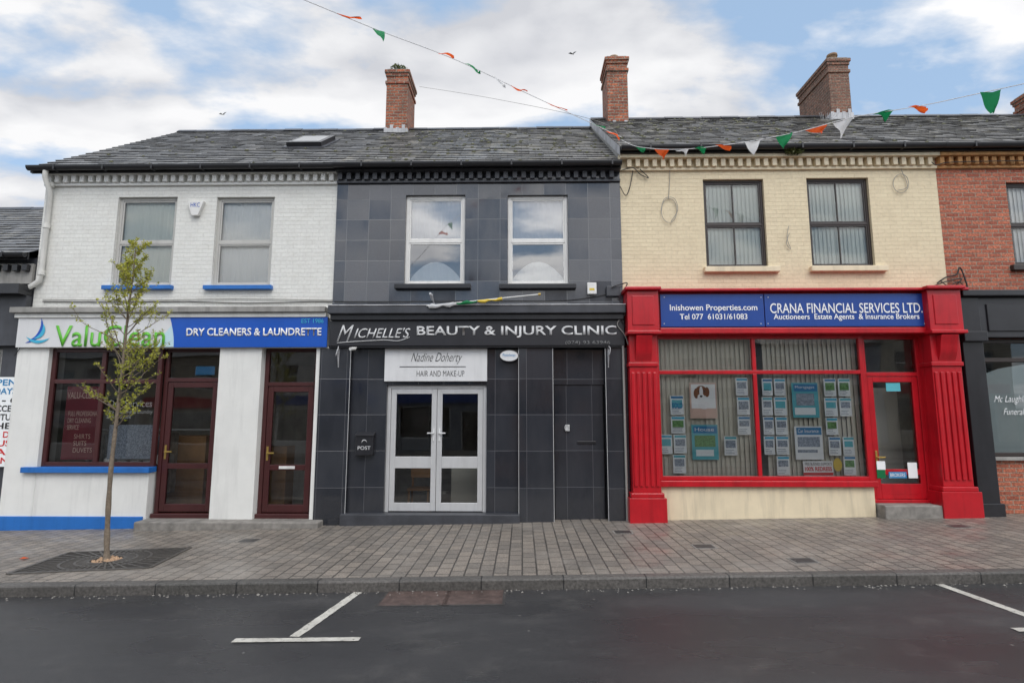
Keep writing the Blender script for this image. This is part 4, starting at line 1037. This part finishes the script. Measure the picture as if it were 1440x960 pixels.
b2=[(874,197,-.35),(900,207,-.5),(960,210,-.8),(1040,201,-1.2),(1120,186,-1.6),(1200,165,-2.0),(1300,148,-2.6),(1440,118,-3.5)]
q0=P(1440,118,-3.5); q1=P(1300,148,-2.6)
bunting(b2,[(893,206,'fg',.20,.3,.6),(920,209,'fo',.25,.3,.7),(950,210,'fw',.22,.5,.4),(975,208,'fg',.22,.5,.35),(1006,204,'fo',.26,.5,.35),(1047,199,'fw',.26,.0,.95),(1090,190,'fg',.24,.0,.9),(1132,181,'fo',.28,.4,.4),(1172,171,'fw',.26,.0,1.0),(1228,160,'fg',.26,.3,.45),(1275,152,'fo',.25,.5,.35),(1378,131,'fg',.26,.0,1.15)],
 [q0+(q0-q1)*5])
g=grp('overhead_wire',(0,-1,7)); tube(g,'wire',smoothpath([P(590,122,3.4),P(700,140,2),P(845,172,.5),P(872,205,-.2)]),.004,M['cableg'],res=1)

# ============================================================ STREET TREE
base=G(150,787)
T=grp('street_tree',tuple(base))
tp=[(150,790),(151,740),(156,660),(164,590),(172,520),(179,450),(186,395),(191,350)]
tr=smoothpath([P(a,b,base.y+.02*math.sin(i*2)) for i,(a,b) in enumerate(tp)],6); tr[0].z=base.z-.05
nT=len(tr); rad=[.036*(1-.82*(i/(nT-1)))+.004*math.sin(i*1.7)*(1-i/nT) for i in range(nT)]; rad[0]=.055; rad[1]=.045
tube(T,'trunk',tr,rad,M['bark'],res=4)
rnd=random.Random(9); twigs=[]
for i in range(62):
    t=.42+.56*(i/61)+rnd.uniform(-.02,.02); k=max(1,min(nT-2,int(t*(nT-1)))); p0=tr[k]; a=rnd.uniform(0,2*math.pi)
    f=(t-.42)/.56
    L=(.40+.42*math.sin(math.pi*min(1,max(0,f)+.22))**1.2)*rnd.uniform(.6,1.15)*(1-.25*f)
    if f<.1: L*=.8
    d=Vector((math.cos(a)*1.0+.10,math.sin(a)*.9,rnd.uniform(.45,1.15))).normalized()
    pts=[p0]; q=p0.copy()
    for s in range(6):
        d=(d+Vector((rnd.uniform(-.22,.22),rnd.uniform(-.22,.22),.10+rnd.uniform(-.1,.1)))).normalized(); q=q+d*L/6; pts.append(q.copy())
    r0=max(.004,rad[k]*.42)
    tube(T,'branch_%d'%i,pts,[r0*(1-.12*j) for j in range(7)],M['bark'],res=1); twigs.append(pts)
    for s in (2,3,4,5):
        if rnd.random()<.7:
            d2=(d+Vector((rnd.uniform(-1,1),rnd.uniform(-1,1),rnd.uniform(-.3,.8)))).normalized(); l2=L*rnd.uniform(.18,.4)
            pp=[pts[s],pts[s]+d2*l2*.5,pts[s]+d2*l2+Vector((0,0,.02))]; tube(T,'twig_%d_%d'%(i,s),pp,[.0035,.003,.002],M['bark'],res=0); twigs.append(pp)
vs=[];fs=[]
for pts in twigs:
    m=13 if len(pts)>4 else 8
    for j in range(m):
        f=rnd.uniform(.25,1)**.8*(len(pts)-1); k=min(len(pts)-2,int(f)); p=pts[k].lerp(pts[k+1],f-k)
        if rnd.random()<.15: continue
        for w in range(3):
            d=Vector((rnd.gauss(0,1),rnd.gauss(0,1),rnd.gauss(.3,.8))).normalized(); s=rnd.uniform(.011,.024)
            n_=d.cross(Vector((rnd.gauss(0,1),rnd.gauss(0,1),rnd.gauss(0,1)))).normalized(); o=p+d*.008; k2=len(vs)
            vs+=[o,o+d*s*.9+n_*s*.5,o+d*s*2,o+d*s*.9-n_*s*.5]; fs.append((k2,k2+1,k2+2,k2+3))
mesh(T,'leaves',vs,fs,M['leaf'])
g=grp('tree_grate',tuple(base))
c=base
def gb(a,b,w,h):
    a=Vector(a);b=Vector(b);d=(b-a).normalized();n_=Vector((-d.y,d.x,0))*w/2; vs=[]
    for hh in (h-.02,h):
        for q in (a+n_,a-n_,b-n_,b+n_): vs.append((q.x,q.y,SL*q.x+hh))
    return vs
allv=[];allf=[]
def addb(a,b,w,h):
    v=gb(a,b,w,h);k=len(allv);allv.extend(v);allf.extend([(k+3,k+2,k+1,k),(k+4,k+5,k+6,k+7),(k,k+1,k+5,k+4),(k+1,k+2,k+6,k+5),(k+2,k+3,k+7,k+6),(k+3,k,k+4,k+7)])
rot=.12
def rp(x,y): return (c.x+x*math.cos(rot)-y*math.sin(rot),c.y+x*math.sin(rot)+y*math.cos(rot),0)
sx_,sy_=.80,.55
for (a,b) in (((-sx_,-sy_),(sx_,-sy_)),((sx_,-sy_),(sx_,sy_)),((sx_,sy_),(-sx_,sy_)),((-sx_,sy_),(-sx_,-sy_))): addb(rp(*a),rp(*b),.05,.012)
for k in range(40):
    a=2*math.pi*k/40; r1=min(sx_/max(abs(math.cos(a)),1e-3),sy_/max(abs(math.sin(a)),1e-3))
    addb(rp(.2*math.cos(a),.2*math.sin(a)),rp(r1*math.cos(a),r1*math.sin(a)),.022,.010)
for rr in (.2,.34,.5):
    for k in range(24):
        a=2*math.pi*k/24;b=2*math.pi*(k+1)/24; addb(rp(rr*math.cos(a),rr*math.sin(a)),rp(rr*math.cos(b),rr*math.sin(b)),.028,.011)
mesh(g,'cast_bars',allv,allf,plain('grate_iron',(.085,.078,.07),.45,.3,20,.3,.2,streak=False))
q=[rp(-sx_,-sy_),rp(sx_,-sy_),rp(sx_,sy_),rp(-sx_,sy_)]
mesh(g,'soil_pit',[(p_[0],p_[1],SL*p_[0]+.004) for p_ in q],[(0,1,2,3)],plain('pit_soil',(.03,.026,.022),.95,.4,20,.3,.4,streak=False))
rnd=random.Random(4)
vs=[];fs=[]
for i in range(70):
    a=rnd.uniform(0,6.28); r=rnd.uniform(.04,.17); s=rnd.uniform(.012,.025); x=c.x+r*math.cos(a); yy=c.y+r*math.sin(a); z=SL*x+.006
    k=len(vs); vs+=[(x-s,yy-s,z),(x+s,yy-s*.7,z),(x+s*.8,yy+s,z),(x-s,yy+s,z),(x,yy,z+s)]; fs+=[(k,k+1,k+4),(k+1,k+2,k+4),(k+2,k+3,k+4),(k+3,k,k+4)]
mesh(g,'pit_pebbles',vs,fs,M['clay'])
p=G(33,786); g=grp('litter',tuple(p)); mesh(g,'scrap',[(p.x-.04,p.y-.02,p.z+.01),(p.x+.04,p.y-.03,p.z+.02),(p.x+.05,p.y+.03,p.z+.012),(p.x-.03,p.y+.03,p.z+.025)],[(0,1,2,3)],M['fo'])
for (bx_,by_,dd,s) in ((805,76,14,.20),(313,161,30,.30)):
    c=P(bx_,by_,dd); B_=grp('gull',tuple(c))
    mesh(B_,'wings',[(c.x-s,c.y,c.z+s*.1),(c.x-s*.4,c.y-s*.1,c.z+s*.35),(c.x,c.y,c.z+s*.05),(c.x+s*.4,c.y+.1*s,c.z+s*.55),(c.x+s,c.y,c.z+s*.6),(c.x+.1*s,c.y+s*.15,c.z-.05*s),(c.x-.1*s,c.y+s*.15,c.z-.05*s)],[(0,1,2,6),(2,3,4,5),(2,5,6)],M['darktrim'])
    tube(B_,'body',[(c.x-s*.3,c.y-.1,c.z-.02),(c.x,c.y,c.z),(c.x+s*.35,c.y+.1,c.z+.02)],[s*.04,s*.1,s*.03],M['greytrim'])

# ============================================================ OPPOSITE SIDE OF THE STREET
cols=[(.55,.53,.48),(.42,.36,.28),(.62,.60,.56),(.20,.22,.25),(.5,.30,.22),(.6,.58,.5),(.45,.47,.5),(.6,.55,.45)]
x=-27; rnd=random.Random(2)
for i in range(8):
    w=rnd.choice([5.6,6.2,7,7.6]); h=rnd.choice([5.6,6.0,6.5]); z0=SL*x
    O=grp('terraced_house',(x+w/2,-25,z0)); m=plain('rendered_wall_%d'%i,cols[i],.8,.1,dirt=.3)
    ops=[]; 
    for f in (.12,.42,.72): ops.append((x+w*f,x+w*f+1.0,z0+3.7,z0+5.0))
    ops.append((x+.6,x+w*.62,z0+.7,z0+2.5)); ops.append((x+w*.72,x+w*.72+1,z0,z0+2.3))
    wall(O,'front_wall',x,x+w-.02,z0-1,z0+h,-21.5,-21.7,ops,m)
    for j,o in enumerate(ops):
        frame(O,'window_%d'%j,o[0],o[1],o[2],o[3],-21.66,M['upvc'],hs=[(o[2]+o[3])/2] if j<3 else [],t=.07,gl=M['glass'])
        room(O,'room_%d'%j,o[0]-.1,o[1]+.1,o[2]-.1,o[3]+.1,-21.71,-23,M['roomd'])
    box(O,'fascia',x+.3,x+w-.3,-21.62+.0,-21.35,z0+2.7,z0+3.25,M[rnd.choice(['blackp','bluesign2','red','darktrim'])],.01)
    mesh(O,'roof',[(x,-21.2,z0+h-.02),(x+w,-21.2,z0+h-.02),(x+w,-25.5,z0+h+2.6),(x,-25.5,z0+h+2.6),(x,-29.5,z0+h),(x+w,-29.5,z0+h)],[(0,1,2,3),(3,2,5,4)],M['slate'])
    mesh(O,'gables',[(x,-21.6,z0-1),(x,-29.4,z0-1),(x,-29.4,z0+h),(x,-25.5,z0+h+2.55),(x,-21.6,z0+h),(x+w-.02,-21.6,z0-1),(x+w-.02,-29.4,z0-1),(x+w-.02,-29.4,z0+h),(x+w-.02,-25.5,z0+h+2.55),(x+w-.02,-21.6,z0+h)],[(0,1,2,3,4),(5,6,7,8,9),(1,6,7,2)],m)
    box(O,'chimney_stack',x+w-.7,x+w-.05,-25.9,-25.1,z0+h+1.6,z0+h+4,M['chim'],.01)
    x+=w

# ============================================================ CAMERA, LIGHT, WORLD
cam=bpy.data.cameras.new('camera'); co=bpy.data.objects.new('camera',cam); sc.collection.objects.link(co)
cam.lens=20; cam.sensor_width=36; cam.clip_end=2000; cam.clip_start=.05
co.location=CAM; co.rotation_euler=(math.pi/2+TH,0,PS); sc.camera=co
EL=math.radians(48); AZ=math.radians(160)
sd=Vector((math.sin(AZ)*math.cos(EL),math.cos(AZ)*math.cos(EL),math.sin(EL)))
su=bpy.data.lights.new('sun','SUN'); su.energy=1.15; su.angle=math.radians(28); su.color=(1,.965,.92)
so=bpy.data.objects.new('sun',su); sc.collection.objects.link(so); so.rotation_euler=sd.to_track_quat('Z','Y').to_euler(); so.location=(5,-15,20)
w=bpy.data.worlds.new('World'); sc.world=w; w.use_nodes=True; nt=w.node_tree; nt.nodes.clear()
out=N(nt,'ShaderNodeOutputWorld'); sky=N(nt,'ShaderNodeTexSky'); sky.sky_type='NISHITA'; sky.sun_disc=False; sky.sun_elevation=EL; sky.sun_rotation=AZ; sky.altitude=50; sky.air_density=1.0; sky.dust_density=.6
bg1=N(nt,'ShaderNodeBackground'); bg1.inputs[1].default_value=.15; nt.links.new(sky.outputs[0],bg1.inputs[0])
bgv=N(nt,'ShaderNodeBackground'); bgv.inputs[0].default_value=(.52,.73,1.0,1); bgv.inputs[1].default_value=1.0
msv=N(nt,'ShaderNodeMixShader'); msv.inputs[0].default_value=.6; nt.links.new(bg1.outputs[0],msv.inputs[1]); nt.links.new(bgv.outputs[0],msv.inputs[2])
tc=N(nt,'ShaderNodeTexCoord'); sp=N(nt,'ShaderNodeSeparateXYZ'); nt.links.new(tc.outputs['Generated'],sp.inputs[0])
def mth(op,a,b=None,clamp=False):
    n_=N(nt,'ShaderNodeMath',operation=op,use_clamp=clamp)
    for i,v in enumerate((a,b)):
        if v is None: continue
        if isinstance(v,(int,float)): n_.inputs[i].default_value=v
        else: nt.links.new(v,n_.inputs[i])
    return n_.outputs[0]
zz=mth('MAXIMUM',mth('ADD',sp.outputs[2],.18),.05)
cb=N(nt,'ShaderNodeCombineXYZ'); nt.links.new(mth('DIVIDE',sp.outputs[0],zz),cb.inputs[0]); nt.links.new(mth('DIVIDE',sp.outputs[1],zz),cb.inputs[1]); cb.inputs[2].default_value=2.3
def cloudn(loc,scale,detail,rough,dist):
    mp=N(nt,'ShaderNodeMapping'); mp.inputs['Location'].default_value=loc; mp.inputs['Scale'].default_value=(1,1.5,1); nt.links.new(cb.outputs[0],mp.inputs[0])
    n1=N(nt,'ShaderNodeTexNoise'); n1.inputs['Scale'].default_value=scale; n1.inputs['Detail'].default_value=detail; n1.inputs['Roughness'].default_value=rough; n1.inputs['Distortion'].default_value=dist
    nt.links.new(mp.outputs[0],n1.inputs['Vector']); return n1.outputs[0]
n1=cloudn((1.7,.4,0),1.7,8,.52,.1)
n1b=cloudn((1.7,.52,0),1.7,3,.5,.1)
mask=ramp(nt,n1,.425,.515)
dens=mth('SUBTRACT',n1b,n1)
shade=ramp(nt,mth('ADD',mth('MULTIPLY',dens,3.0),.5),.30,.80)
cc=mix(nt,(.97,.97,.98),(.64,.655,.70),shade)
cc=mix(nt,cc,(.66,.67,.72),mix(nt,(0,0,0),(.6,)*3,ramp(nt,n1,.57,.72)))
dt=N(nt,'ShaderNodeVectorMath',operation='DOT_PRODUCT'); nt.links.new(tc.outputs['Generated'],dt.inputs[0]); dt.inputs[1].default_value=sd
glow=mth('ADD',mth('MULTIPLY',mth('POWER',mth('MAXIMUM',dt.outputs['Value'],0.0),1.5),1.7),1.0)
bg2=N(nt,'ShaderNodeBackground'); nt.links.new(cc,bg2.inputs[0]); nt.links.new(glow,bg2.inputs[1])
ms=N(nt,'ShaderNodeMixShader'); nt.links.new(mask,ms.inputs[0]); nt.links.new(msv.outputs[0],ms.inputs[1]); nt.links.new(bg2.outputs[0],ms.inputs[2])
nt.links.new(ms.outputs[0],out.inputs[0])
